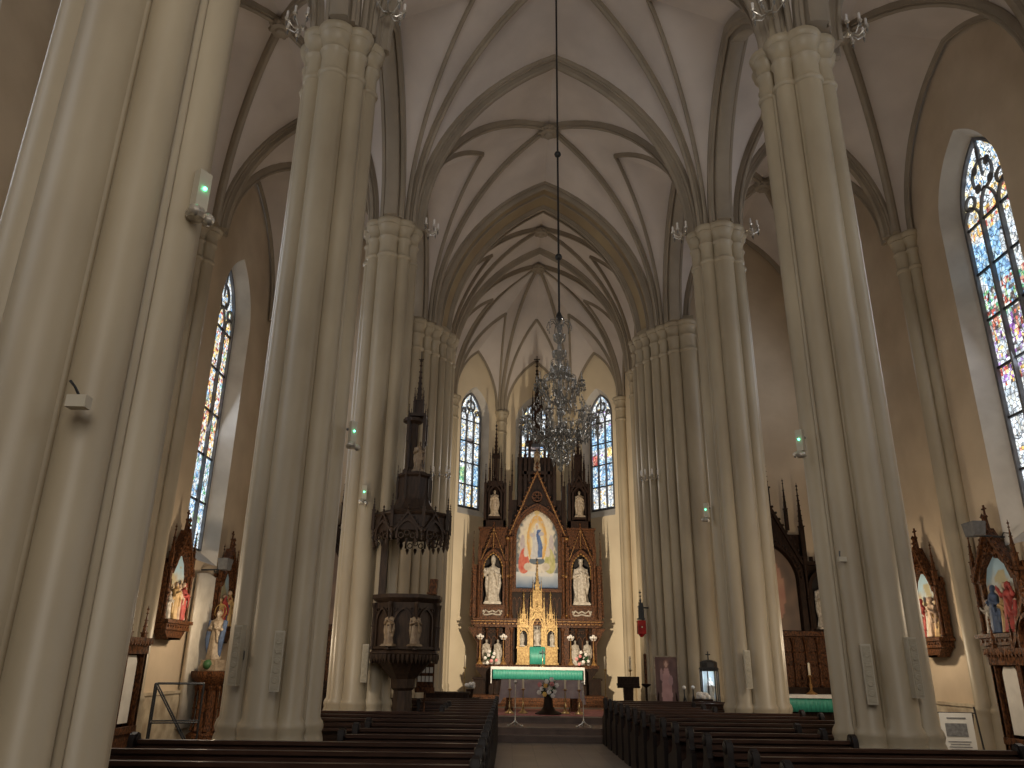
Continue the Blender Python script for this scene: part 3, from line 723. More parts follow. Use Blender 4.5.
for sx in (-1,1):
    mb = MB()                                       # side bays
    c = sx*1.60; gd = MB()
    archf(mb, c, -.1, .36, A(3.66), A(4.95), A(5.55), .09, .24, 10)
    bk = MB(); bk.box(c,.26,A(4.5),1.0,.1,2.4); put(bk, 'bay_back', M['darkwood']); mb.box(c,-.02,A(3.42),.96,.34,.42); mb.box(c,-.1,A(3.66),.98,.3,.05)
    for k in range(12):
        p = arch_pts(.34, A(4.6), A(4.95), A(5.5), 12)[1+2*k]; gd.sphere(c+p[0], -.23, p[1], .036, n=6)
    dk = MB(); dk.prism([(c-.5,A(4.95)),(c-.36,A(4.95)),(c-.3,A(5.25)),(c,A(5.6)),(c+.3,A(5.25)),(c+.36,A(4.95)),(c+.5,A(4.95)),(c+.47,A(5.7)),(c-.47,A(5.7))], -.04, .1)
    gable(mb, c, -.12, A(5.2), .98, 1.25, .1, .06, .05); ringf(mb, c, -.12, A(5.78), .09, .025, .06, 12)
    for e in (-.49,.49): mb.box(c+e,-.02,A(4.5),.12,.4,2.5); colonette(mb, c+e, -.26, A(3.22), A(5.2), .035)
    # stepped outer buttress with a saw-tooth edge
    mb.box(sx*2.24,.05,A(4.15),.16,.3,1.9); mb.prism([(sx*2.32,A(3.22)),(sx*2.42,A(3.3)),(sx*2.38,A(4.6)),(sx*2.32,A(5.1))][::sx], 0, .12)
    for k in range(14): mb.sphere(sx*2.36, -.03, A(3.4)+k*.12, .034, n=6)
    mb.box(c,.12,A(6.05),1.06,.3,.72); mb.box(c,.1,A(6.44),1.14,.4,.07)
    for k in range(5): archf(mb, c-.4+.2*k, -.04, .06, A(5.85), A(6.15), A(6.3), .02, .04, 5)
    pinnacle(mb, sx*2.33, -.05, A(4.9), .07, .45, .85)
    for e in (-.52,.52): pinnacle(mb, c+e, -.22, A(5.2), .055, .35, .6)
    for k in range(10):
        t_ = (k+.5)/10
        for q in (-1,1): gd.sphere(c+q*.45*(1-t_), -.18, A(5.24)+1.15*t_, .02, n=6)
    gd.tube([(c+p[0],-.225,p[1]) for p in arch_pts(.34, A(4.6), A(4.95), A(5.5), 12)], .012, 5); gd.tube([(c-.46,-.175,A(5.2)),(c,-.175,A(6.42)),(c+.46,-.175,A(5.2))],.01,5); gd.tube([(c,-.2,A(5.48)),(c,-.18,A(6.42))],.01,5)
    sb = put(mb, 'side_bay', M['wood']); put(dk, 'bay_panel', M['darkwood'], sb); put(gd, 'gilt_cusps', M['gilttrim'], sb)
    mb = MB(); mb.box(c,.18,A(4.55),.7,.04,1.85); put(mb, 'niche_back', M['niche'], sb)
for sx in (-1,1):
    mb = MB()                                       # upper side turrets
    c = sx*1.58
    mb.box(c,.3,A(7.35),.8,.1,1.75)
    for e in (-.37,.37): mb.box(c+e,.1,A(7.3),.1,.44,1.7); pinnacle(mb, c+e, -.1, A(7.3), .08, .8, .65); mb.box(c+e*.66,-.02,A(7.4),.05,.1,1.3)
    mb.box(c,.1,A(6.6),.84,.44,.25); mb.box(c,.05,A(6.83),.5,.4,.08)
    for k in range(6): mb.box(c-.25+.1*k,-.12,A(6.6),.03,.05,.24)
    archf(mb, c, -.06, .2, A(7.0), A(7.65), A(8.0), .06, .1, 8); gable(mb, c, -.1, A(7.75), .74, .72, .08, .05, .04)
    mb.box(c,.12,A(8.12),.6,.42,.2)
    for q,(dx,dy) in enumerate(((-.22,-.08),(.22,-.08),(-.22,.28),(.22,.28))): pinnacle(mb, c+dx, dy, A(8.15), .07, .55, .5)
    for dx,dy in ((-.12,0),(.12,0),(-.12,.22),(.12,.22)): mb.box(c+dx,dy,A(8.7),.05,.05,1.1); mb.lathe([(.035,0),(.01,.3)],c+dx,dy,4,z=A(9.25))
    mb.box(c,.11,A(9.2),.32,.3,.06); pinnacle(mb, c, .11, A(8.2), .16, 1.1, .95)
    put(mb, 'side_turret', M['darkwood'])
mb = MB()                                           # centre turret and spire
mb.box(0,.32,A(8.1),1.5,.12,2.3)
for e in (-.66,-.45,.45,.66): mb.box(e,.1,A(8.2),.11,.4,1.9+.2*(abs(e)<.5)); pinnacle(mb, e, -.06, A(9.0), .09, .25, .6)
for e in (-.30,.30): mb.box(e,.0,A(8.9),.08,.3,1.4)
mb.box(0,.1,A(8.55),1.1,.4,.12); archf(mb, 0, -.08, .24, A(8.95), A(9.5), A(9.85), .06, .12, 8); gable(mb, 0,-.12,A(9.6),.7,.65,.08,.05,.045)
for k in range(8): archf(mb, -.56+.16*k, -.1, .05, A(7.6), A(8.2), A(8.36), .018, .05, 5)
mb.box(0,.12,A(9.75),.9,.5,.12)
for dx in (-.36,.36):
    for dy in (-.06,.3): pinnacle(mb, dx, dy, A(9.7), .09, .7, .7)
for dx in (-.17,.17):
    for dy in (0,.25): mb.box(dx,dy,A(10.5),.07,.07,1.6); pinnacle(mb, dx, dy, A(11.2), .06, .2, .45)
mb.box(0,.12,A(11.2),.46,.4,.09); pinnacle(mb, 0, .12, A(9.8), .24, 1.5, 1.6)
cross(mb, 0,.12,A(13.0),.42,.035)
for sx in (-1,1):
    pinnacle(mb, sx*1.03, -.1, A(6.1), .1, 1.0, .95); pinnacle(mb, sx*.95, .15, A(7.9), .07, .6, .7)
    mb.box(sx*1.0,.1,A(7.1),.14,.3,1.9)
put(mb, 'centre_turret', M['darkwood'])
mb = MB()                                           # gilded rings
for sx in (-1,1):
    for dx in (.95,1.08):
        for z in (3.28,4.65,6.0): mb = MB(); mb.lathe([(.06,0),(.075,.04),(.06,.08)], sx*dx, -.2, 10, z=A(z)); put(mb, 'gilded_ring', M['gilttrim'])
for sx in (-1,1):
    c = sx*1.6; mb = MB()
    for q in (-1,1):
        mb.tube([(c+q*.32,-.2,A(3.36)),(c+q*.24,-.22,A(3.5)),(c+q*.12,-.22,A(3.42)),(c,-.22,A(3.48))], .03, 6)
        mb.tube([(c+q*.3,-.2,A(3.34)),(c+q*.15,-.22,A(3.34)),(c,-.22,A(3.38))], .028, 6); mb.sphere(c+q*.32,-.2,A(3.46),.045,n=7)
    put(mb, 'cartouche', M['white'])

# altar painting (a plain devotional picture: robed figure in a golden glow between two winged attendants)
def ell(x, y, cx, cy, rx, ry): return ((x-cx)/rx)**2+((y-cy)/ry)**2
def mixc(a, b, t): t = max(0,min(1,t)); return tuple(p*(1-t)+q*t for p,q in zip(a,b))
def assum(u, v):
    x = (u-.5)*2; y = v*1.9
    n = noise.noise(Vector((x*4,y*4,2)))*.5+.5; n2 = noise.noise(Vector((x*11,y*11,5)))*.5+.5
    d = math.sqrt(ell(x,y,0,1.1,1,.95))
    ray = .5+.5*math.sin(math.atan2(y-1.1,x)*26)
    c = mixc((1.,.86,.5), (.92,.82,.66), (d-.35)/.35)
    c = mixc(c, (.20,.23,.25), ((d-.66-.08*ray-.14*n)/.10))
    e = math.sqrt(ell(x,y,0,1.15,.46,.6))
    if e < 1: c = mixc((1,.9,.62), (.88,.52,.16), (e-.55)/.3)
    if n2 > .62 and d < .95 and y > .5: c = mixc(c,(.78,.66,.52),.6)
    if y < .36+.08*n: c = mixc((.16,.24,.38),(.75,.78,.8), (y-.05)/.3+.4*(n-.5))
    if .3 < y < .55+.1*n and d < 1.1: c = mixc(c, (.86,.80,.72), .75*n2+.2)
    if ell(x,y,0,.66,.36,.09) < 1: c = (.16,.2,.24)                    # dark cloud
    def fig(cx, cy, w, h, col, col2):
        nonlocal c
        if ell(x,y,cx,cy,w*(1-.35*(y-cy)/h),h) < 1: c = mixc(col, col2, n2*1.3-.1)
    for s, col, col2 in ((-1,(.62,.05,.04),(.85,.3,.2)),(1,(.45,.45,.12),(.8,.72,.4))):
        if ell(x,y,s*.66-.0,.98,.12,.3) < 1 or ell(x+s*.25*(y-.8),y,s*.72,.85,.09,.36)<1: c = mixc((.82,.75,.7),(.5,.4,.45),n2)  # wing
        fig(s*.6,.66,.24,.3,col,col2); fig(s*.5,.88,.1,.13,(.8,.68,.55),(.9,.8,.7))
        if ell(x,y,s*.42,.52,.18,.09) < 1: c = mixc((.85,.78,.66),(.6,.5,.4),n2)
    wv = .03*math.sin(y*14)
    if .70 < y < 1.42 and abs(x-.02*math.sin(y*5)-wv) < .25-.15*(y-.75): c = mixc((.62,.62,.66),(.88,.86,.83), n2*1.6-.3)
    if .74 < y < 1.40 and x-wv > .02-.12*(y-1.1) and x-wv < .27-.18*(y-.8): c = mixc((.07,.13,.34),(.20,.32,.58), n2*1.6-.3)
    if ell(x,y,-.2,1.27,.13,.05) < 1 or ell(x,y,.2,1.3,.13,.05) < 1: c = mixc((.8,.6,.45),(.55,.6,.75),n2)
    if ell(x,y,-.0,1.48,.075,.085) < 1: c = (.85,.85,.88)
    if ell(x,y,-.0,1.465,.05,.06) < 1: c = (.82,.62,.45)
    if ell(x,y,0,1.83,.12,.08) < 1: c = (.9,.7,.35)
    return tuple(k*.62 for k in c)
def hwf(hw, zs, za):
    a = hw; r = za-zs; Rr = (a*a+r*r)/(2*a)
    return lambda z: hw if z <= zs else max(.001, Rr*math.cos(math.asin(min(1,(z-zs)/Rr)))-(Rr-a))
def arch_painting(name, hw, z0, zs, za, y, f, parent, rows, cols):
    g = hwf(hw, zs, za)
    def pos(u, v): z = z0+(za-z0)*v; return ((2*u-1)*g(z), y, z)
    def col(u, v): z = z0+(za-z0)*v; return f(.5+(u-.5)*g(z)/hw, v)
    return paintmesh(name, rows, cols, pos, col, M['paint'], parent)
arch_painting('altar_painting', .80, A(4.26), A(6.05), A(7.18), .06, assum, al, 150, 84)

# gilt tabernacle
tb = thing('tabernacle', 'gilded gothic tabernacle with pointed turrets in the middle of the high altar', 'tabernacle', (0,ALY-.32,1.68)); tb.scale = (.9,1,.97)
def T(z): return z-1.68
mb = MB()
mb.box(0,.02,T(1.95),1.56,.42,.54); mb.box(0,.02,T(2.25),1.62,.48,.06); mb.box(0,.02,T(1.71),1.64,.5,.06)
for k in range(16): mb.box(-.72+.096*k, -.2, T(1.97), .03, .04, .4)
for sx in (-1,1):
    mb.box(sx*.53,.15,T(2.62),.48,.12,.72)
    for e in (-.22,.22): mb.box(sx*.53+e,0,T(2.6),.06,.34,.7); pinnacle(mb, sx*.53+e, -.12, T(2.3), .05, .7, .35)
    archf(mb, sx*.53, -.1, .15, T(2.3), T(2.65), T(2.85), .035, .1, 6); gable(mb, sx*.53,-.12,T(2.8),.44,.34,.06,.035,.03)
    mb.box(sx*.53,.02,T(2.98),.5,.36,.08); mb.box(sx*.53,.02,T(3.1),.3,.24,.3); pinnacle(mb, sx*.53, .02, T(3.1), .17, .3, .5)
    for e in (-.14,.14): pinnacle(mb, sx*.53+e, -.08, T(3.0), .05, .25, .3)
    for e in (.27,.23): mb.box(sx*e,-.1,T(2.9),.05,.28,1.4)
    pinnacle(mb, sx*.26, -.2, T(3.3), .06, .35, .45)
mb.box(0,.15,T(2.9),.56,.1,1.3)
mb.box(0,.05,T(3.55),.5,.34,.14); archf(mb, 0,-.18,.17,T(2.3),T(3.0),T(3.28),.04,.12,8); gable(mb,0,-.2,T(3.15),.56,.5,.07,.04,.035)
for e in (-.16,.16): mb.box(e,-.04,T(3.9),.05,.2,.6); pinnacle(mb, e, -.06, T(4.0), .05, .25, .3)
mb.box(0,.05,T(3.9),.3,.2,.66); mb.box(0,0,T(4.22),.36,.28,.06); pinnacle(mb, 0, .0, T(4.2), .17, .25, .62)
mb.obj('body', M['gold'], tb, ang=35)
mb = MB(); mb.box(0,.08,T(2.75),.3,.02,.9); 
for sx in (-1,1): mb.box(sx*.53,.085,T(2.6),.28,.02,.55)
mb.obj('niche_back', M['niche'], tb, smooth=False)
mb = MB()
for k in range(5):
    for j in range(3): mb.sphere(-.09+.09*j, .04, T(2.42)+.15*k, .05, sz=1.6, n=7)
mb.obj('door_ornament', M['silver'], tb)
mb = MB(); vs = []
for i in range(13):
    for j, z in enumerate((2.27,1.95,1.70)): vs.append((-.27+.045*i, -.27-.012*(i%2)-.01*j, T(z)))
mb.add(vs, [(i*3+j,i*3+j+1,(i+1)*3+j+1,(i+1)*3+j) for i in range(12) for j in range(2)])
o = mb.obj('veil', M['green'], ang=180); o.modifiers.new('s','SOLIDIFY').thickness = .01
tag(o, 'green silk veil hanging in front of the gilded tabernacle', 'veil'); o.location = (0,ALY-.32,1.68)

# altar cloths
def drape(name, x0, x1, y, z0, z1, m, label, cat, n=48, amp=.012, rz=0, solid=.008):
    mb = MB(); vs = []
    for i in range(n+1):
        for j, z in enumerate((z1, (z0+z1)/2, z0)): vs.append((x0+(x1-x0)*i/n, y+amp*math.sin(i*PI/1.5)*(.3+.35*j), z))
    mb.add(vs, [(i*3+j,i*3+j+1,(i+1)*3+j+1,(i+1)*3+j) for i in range(n) for j in range(2)])
    o = mb.obj(name, m, ang=180); o.modifiers.new('s','SOLIDIFY').thickness = solid
    return tag(o, label, cat)
yc = ALY-.80
mb = MB(); mb.box(0,yc-.02,1.60,3.12,.30,.03); mb.box(0,yc-.17,1.565,3.12,.015,.085)
for sx in (-1,1): mb.prismz([(sx*1.56,yc-.17),(sx*1.59,yc-.17),(sx*1.59,yc+.12),(sx*1.56,yc+.12)][::sx], 1.08, 1.61)
tag(mb.obj('altar_cloth', M['linen'], smooth=False), 'long white linen cloth with hanging ends on the high altar table', 'tablecloth')
drape('altar_frontal', -1.52, 1.52, yc-.16, 1.22, 1.55, M['green'], 'pleated green frontal under the white cloth of the high altar', 'altar frontal', 96)

# niche statues
big = statue('niche_statue', 'white statue of a robed bearded figure in the left altar niche', (-1.60,ALY-.08,3.70), 1.5, M['white'], 'mix', 'mitre', .1, group='large white statues in the high altar niches')
statue('niche_statue', 'white statue of a crowned figure in the right altar niche', (1.60,ALY-.08,3.70), 1.5, M['white'], 'hold', 'crown', .1, group='large white statues in the high altar niches')
for sx, nm in ((-1,'left'),(1,'right')):
    statue('turret_statue', 'small pale praying statue in the upper %s turret of the high altar' % nm, (sx*1.6,ALY-.02,6.87), .95, M['dimstatue'], 'pray', None, .06)
statue('turret_statue', 'small pale statue high in the central turret of the high altar, below the chandelier', (0,ALY+.05,8.62), .62, M['darkstatue'], 'hold', None, .3)
for k,(x,lab) in enumerate(((-1.78,'leftmost'),(-1.38,'second from the left'),(1.35,'second from the right'),(1.78,'rightmost'))):
    statue('predella_statue', 'small white statue between candelabra on the altar shelf, %s of the four' % lab, (x,ALY-.12,1.68), .78, M['white'], ('hold','pray','mix','hold')[k], None, .05, fine=1.5)
for sx, nm in ((-1,'left'),(1,'right')):
    statue('kneeling_angel', 'small white angel in the %s side niche of the gilded tabernacle' % nm, (sx*.53,ALY-.32,2.28), .46, M['white'], 'pray', None, .04, fine=2, cat='statue')
statue('tabernacle_figure', 'small white figure in the middle niche of the gilded tabernacle', (0,ALY-.4,2.30), .62, M['white'], 'hold', 'crown', .04, fine=2)

# candelabra with white rosettes on the altar shelf
def candelabrum():
    t = thing('candelabrum', 'x', 'candelabrum'); mb = MB()
    mb.lathe([(.12,0),(.12,.03),(.07,.08),(.035,.14),(.05,.2),(.02,.24),(.02,.5),(.035,.53),(.015,.57),(.015,.82),(.04,.85),(.02,.88)],0,0,10)
    mb.obj('stem', M['gilttrim'], t); mb = MB()
    for k in range(6):
        a = k*PI/3; mb.tube([(0,0,.84),(.06*math.cos(a),.06*math.sin(a),.83),(.1*math.cos(a),.1*math.sin(a),.9)],.01,5); mb.sphere(.09*math.cos(a),.09*math.sin(a),.93,.045,n=7)
    mb.sphere(0,0,.97,.06,n=8); mb.obj('flower_head', M['petal'], t); return t
cd = candelabrum()
for k,(x,lab) in enumerate(((-2.0,'far left'),(-1.18,'left of the tabernacle'),(1.18,'right of the tabernacle'),(1.98,'far right'))):
    L_ = 'gilt candelabrum with round white heads on the altar shelf, '+lab
    if k == 0: cd.location = (x,ALY-.28,1.67); cd['label'] = L_; cd['group'] = 'candelabra on the altar shelf'
    else: dup(cd, (x,ALY-.28,1.67), None, L_)
def bouquet(name, label, loc, r, n, mix, vase=None, squash=.8):
    t = thing(name, label, 'flowers', loc); rnd = random.Random(hash(label) % 997 if False else len(label))
    if vase: vase(t)
    leaf = MB()
    for k in range(60):
        a = rnd.random()*2*PI; e = rnd.random(); d = Vector((math.cos(a)*e, math.sin(a)*e*.7, rnd.random()*1.2-.35)).normalized()*r*(.6+.5*rnd.random())
        p = Vector((0,0,r*.8)); q = p+d; s = Vector((-d.y,d.x,.2)).normalized()*r*.10
        leaf.add([p+d*.3, p+d*.7+s, q, p+d*.7-s, p+d*.7+Vector((0,0,.02))], [(0,1,4),(1,2,4),(2,3,4),(3,0,4)])
    leaf.obj('leaves', M['leaf'], t, ang=30)
    for k in range(n):
        a = 2.4*k; e = math.sqrt((k+.5)/n); x, y, z = math.cos(a)*e*r, -abs(math.sin(a))*.5*r-.02, r*.9+math.sin(a)*e*r*squash
        fl = MB(); s = r*.22
        for q in range(6): fl.sphere(x+s*.5*math.cos(q*PI/3), y, z+s*.5*math.sin(q*PI/3), s*.5, 1, .6, 1, n=6)
        fl.sphere(x,y-s*.3,z,s*.35,n=6); fl.obj('blossom', M[mix[k % len(mix)]], t)
    return t
def potf(t): MB().lathe([(.05,0),(.08,.02),(.1,.1),(.11,.16),(.09,.16),(.06,.03)],0,0,12).obj('vase', M['silver'], t)
bouquet('flower_arrangement', 'white and pink flowers among leaves on the altar shelf, left side', (-1.6,ALY-.52,1.67), .27, 8, ('petal','petal','pink'), potf)
bouquet('flower_arrangement', 'white and pink flowers among leaves on the altar shelf, right side', (1.56,ALY-.52,1.67), .27, 8, ('petal','pink','petal'), potf)
# crucifix on the altar
t = thing('standing_crucifix', 'dark standing crucifix in front of the green veil on the altar', 'crucifix', (.17,ALY-.86,1.615)); mb = MB()
mb.lathe([(.09,0),(.09,.02),(.04,.06),(.015,.1),(.015,.3)],0,0,10); mb.obj('foot', M['brass'], t)
mb = MB(); mb.box(0,0,.42,.03,.02,.34); mb.box(0,0,.48,.22,.02,.03); mb.obj('cross', M['iron'], t)

# ------------------------------------------------------------------ free-standing altar with grey cloth, pedestal bouquet and candlesticks
t = thing('people_altar', 'low free-standing altar table in front of the high altar', 'altar', (-.02,24.3,.43)); mb = MB()
mb.box(0,0,.76,2.3,.8,.08); mb.obj('top', M['wood'], t, smooth=False)
for sx in (-1,1):
    for sy in (-1,1): mb = MB(); mb.box(sx*.95,sy*.28,.36,.16,.16,.72); mb.box(sx*.95,sy*.28,.04,.24,.24,.08); mb.obj('leg', M['wood'], t, smooth=False)
t = MB(); t.box(0,0,.82,2.36,.86,.03)
vs = []; n = 40
for i in range(n+1):
    for j, z in enumerate((.82,.62,.36)): vs.append((-1.18+2.36*i/n, -.43-.014*j*(1+math.sin(i*1.3)), z))
t.add(vs, [(i*3+j,(i+1)*3+j,(i+1)*3+j+1,i*3+j+1) for i in range(n) for j in range(2)])
for sx in (-1,1): t.add([(sx*1.18,-.43,.82),(sx*1.18,.43,.82),(sx*1.24,.43,.2),(sx*1.26,-.45,.2),(sx*1.21,-.46,.2),(sx*1.1,-.45,.36)], [(0,1,2,3),(0,3,4,5)])
o = t.obj('altar_cloth', M['greyc'], loc=(-.02,24.3,.43), ang=180)
tag(o, 'mauve grey cloth hanging over the low front altar table', 'tablecloth')
def stand(t):
    mb = MB(); mb.lathe([(.36,0),(.36,.03),(.2,.1),(.13,.2),(.11,.45),(.15,.5),(.18,.56),(.16,.6)],0,0,8); mb.obj('pedestal', M['darkwood'], t)
bouquet('flower_pedestal', 'large bouquet on a dark pedestal in front of the low altar', (.1,22.6,.43), .30, 13, ('petal','yellowp','petal','pink','petal','petal'), stand)
for o in C.objects:
    pass
fp = [o for o in bpy.data.objects if o.get('label') == 'large bouquet on a dark pedestal in front of the low altar'][0]
for ch in fp.children:
    if ch.name.startswith(('leaves','blossom')): ch.location.z = .40
def candlestick(h=1.0, cand=.25, name='candlestick', mstem='brass'):
    t = thing(name, 'x', 'candlestick'); mb = MB()
    mb.lathe([(.14,0),(.14,.02),(.06,.07),(.025,.12),(.04,.2),(.018,.25),(.016,h*.5),(.035,h*.53),(.016,h*.56),(.016,h-.04),(.07,h),(.02,h+.02)],0,0,12); mb.obj('stem', M[mstem], t)
    mb = MB(); mb.lathe([(.03,h),(.03,h+cand),(.004,h+cand+.02)],0,0,10); mb.obj('candle', M['candle'], t); return t
cs = candlestick(.62,.24)
for k,(x,y,lab) in enumerate(((-.95,22.7,'outer left'),(-.58,22.9,'inner left'),(.58,22.9,'inner right'),(.95,22.7,'outer right'))):
    L_ = 'brass floor candlestick with a cream candle before the low altar, %s of the four' % lab
    if k == 0: cs.location = (x,y,.43); cs['label'] = L_; cs['group'] = 'floor candlesticks on the red carpet'
    else: dup(cs, (x,y,.43), None, L_)
def rope_post():
    t = thing('rope_post', 'x', 'stand'); mb = MB()
    for k in range(3): a = PI/2+k*2*PI/3; mb.tube([(0,0,.12),(.1*math.cos(a),.1*math.sin(a),.06),(.2*math.cos(a),.2*math.sin(a),.015)],.014,6); mb.sphere(.2*math.cos(a),.2*math.sin(a),.02,.03,n=7)
    mb.lathe([(.05,.1),(.02,.14),(.013,.2),(.013,.95),(.03,.97),(.045,1.0),(.03,1.04),(.01,1.06)],0,0,10); mb.obj('pole', M['silver'], t); return t
rp = rope_post(); rp.location = (-.82,20.3,.28); rp['label'] = 'slim silver post with three feet on the altar steps, left one'; rp['group'] = 'posts on the altar steps'
dup(rp, (.84,20.3,.28), None, 'slim silver post with three feet on the altar steps, right one')

# ------------------------------------------------------------------ pulpit
PK = .82; PO = (-2.99,15.66,.30)
pu = thing('pulpit', 'dark carved octagonal wooden pulpit with tall spired canopy on the left', 'pulpit', PO); pu.scale = (PK,PK,PK)
def PT(x,y,z): return (PO[0]+(x+3.34)*PK, PO[1]+(y-18.45)*PK, PO[2]+z*PK)
mb = MB(); N8 = 8
def octo(mb, prof, rot=PI/8, x=0, y=0): mb.lathe(prof, x, y, 8, rot=rot)
octo(mb, [(.62,1.70),(.80,1.86),(.84,1.90),(.80,1.95),(.74,1.98),(.74,3.02),(.80,3.06),(.86,3.12),(.86,3.20),(.70,3.20),(.68,2.3),(.1,2.25)])
for k in range(8):
    a = k*PI/4+PI/8; mb.box(.76*math.cos(a), .76*math.sin(a), 2.5, .08,.08,1.05, rz=a)
    colonette(mb, .80*math.cos(a), .80*math.sin(a), 1.98, 3.02, .03)
tub = mb.obj('tub', M['pulpit'], pu, ang=30)
for k in range(8):
    a = k*PI/4-PI/2; fr = MB(); archf(fr, 0, -.70, .17, 2.06, 2.6, 2.86, .04, .07, 7); 
    ringf(fr,-.2,-.7,2.86,.05,.015,.05,8); ringf(fr,.2,-.7,2.86,.05,.015,.05,8); fr.box(0,-.70,2.02,.5,.08,.05); fr.obj('panel', M['pulpit'], tub, rz=k*PI/4)
fringe = MB()
for k in range(8):
    a0, a1 = k*PI/4+PI/8, (k+1)*PI/4+PI/8
    for j in range(6):
        t_ = (j+.5)/6; x = .80*(math.cos(a0)*(1-t_)+math.cos(a1)*t_); y = .80*(math.sin(a0)*(1-t_)+math.sin(a1)*t_)
        fringe.lathe([(.045,0),(.045,-.08),(.005,-.2)], x, y, 6, z=1.88)
fringe.obj('fringe', M['pulpit'], tub)
mb = MB(); octo(mb, [(.42,-.365),(.42,.5),(.36,.56),(.24,.62),(.22,1.1),(.28,1.16),(.30,1.35),(.44,1.5),(.66,1.75),(.6,1.8)]); mb.obj('stem', M['pulpit'], pu, ang=30)
mb = MB(); mb.box(-.62,.30,3.9,.12,.75,2.0); mb.box(-.62,-.1,3.7,.16,.12,1.6); mb.box(-.62,.66,3.9,.16,.12,2.0)
for k in range(3): archf(mb, -.62, .1, .05, 3.3, 4.3, 4.5, .02, .1, 5)
mb.obj('back_panel', M['pulpit'], pu)
can = MB(); octo(can, [(.88,4.62),(.92,4.66),(.92,5.02),(.98,5.08),(.92,5.14),(.6,5.22),(.46,5.4),(.40,5.6),(.40,6.05),(.46,6.1),(.44,6.16),(.1,6.2)])
for k in range(8):
    a = k*PI/4+PI/8; x, y = .98*math.cos(a), .98*math.sin(a); pinnacle(can, x, y, 4.72, .07, .48, .18)
    can.lathe([(.05,0),(.06,-.06),(.03,-.12),(.05,-.18),(.004,-.3)], x*.96, y*.96, 8, z=4.7)
    x, y = .44*math.cos(a), .44*math.sin(a); pinnacle(can, x, y, 5.5, .045, .55, .25)
cano = can.obj('canopy', M['pulpit'], pu, ang=30)
for k in range(8):
    fr = MB(); archf(fr, 0, -.88, .22, 4.45, 4.55, 4.86, .05, .05, 6); gable(fr, 0, -.88, 4.62, .72, .5, .05, .045, .035)
    for sx in (-1,0,1): ringf(fr, sx*.14, -.88, 4.52+.06*(sx==0), .07, .02, .04, 10); fr.lathe([(.03,0),(.045,-.05),(.004,-.16)], sx*.2, -.88, 6, z=4.45)
    fr.obj('canopy_gable', M['pulpit'], cano, rz=k*PI/4)
tw = MB()
tw.lathe([(.2,6.18),(.2,6.3),(.14,6.34),(.14,7.5),(.26,7.56),(.26,7.64),(.12,7.7)], -.12, 0, 8)
for q in range(4):
    a = q*PI/2+PI/4; tw.box(.26*math.cos(a)-.0, .26*math.sin(a), 7.0, .05,.05,1.5); pinnacle(tw, .30*math.cos(a), .30*math.sin(a), 7.0, .06, .55, .35)
    fr = None
tw.box(0,0,7.72,.44,.44,.08)
for q in range(4):
    a = q*PI/2+PI/4; pinnacle(tw, .15*math.cos(a), .15*math.sin(a), 7.75, .05, .35, .3)
pinnacle(tw, 0, 0, 7.7, .15, .45, .95); tw.tube([(0,0,9.2),(0,0,9.55)],.012,6); tw.box(0,0,9.32,.14,.02,.02)
tw.obj('canopy_spire', M['pulpit'], pu, ang=30)
MB().lathe([(.22,0),(.22,.03),(.1,.05)],0,0,8).obj('spire_shelf', M['pulpit'], pu, loc=(.1,-.12,6.17))
for k,(a,lab,arms) in enumerate(((-112.5,'left','pray'),(-67.5,'right','hold'))):
    a = R(a); statue('pulpit_figure', 'pale carved figure in the %s front panel of the pulpit' % lab, PT(-3.34+.76*math.cos(a), 18.45+.76*math.sin(a), 2.05), .6, M['darkstatue'], arms, None, .04, rz=a+PI/2, fine=1.1)
statue('canopy_figure', 'small pale statue on top of the pulpit canopy', PT(-3.24,18.3,6.2), .62, M['darkstatue'], 'hold', None, .05, fine=1.5)
mb = MB(); 
t = thing('hymn_board', 'small dark board with two rows of white hymn numbers below the pulpit', 'board', (-2.70,16.9,1.16)); mb.box(0,0,.26,.36,.04,.56); mb.box(0,-.02,.02,.4,.05,.1); mb.obj('frame', M['wood'], t, smooth=False)
for r_ in range(2):
    for k in range(4): MB().box(-.12+.08*k, -.025, .40-.17*r_, .062, .01, .11).obj('number_card', M['paper'], t, smooth=False)
def digits(text, size, loc, parent, m, name='lettering', ext=.002):
    cu = bpy.data.curves.new(name, 'FONT'); cu.body = text; cu.size = size; cu.align_x = 'CENTER'; cu.align_y = 'CENTER'; cu.extrude = ext
    o = bpy.data.objects.new(name, cu); C.objects.link(o); cu.materials.append(m); o.parent = parent; o.location = loc; o.rotation_euler = (PI/2,0,0); return o
mb = MB(); mb.tube([(0,0,0),(0,.0,-1.2)],.02,6); mb.obj('pole', M['wood'], t)
# book rest on pulpit rim
t = thing('book_stand', 'small wooden book stand on the right rim of the pulpit', 'book stand', PT(-2.72,18.1,3.2)); mb = MB()
mb.prism([(-.07,0),(.07,0),(.09,.3),(-.05,.3)], -.12, .12); mb.box(0,-.14,.03,.2,.05,.03); mb.obj('rest', M['wood'], t, smooth=False)

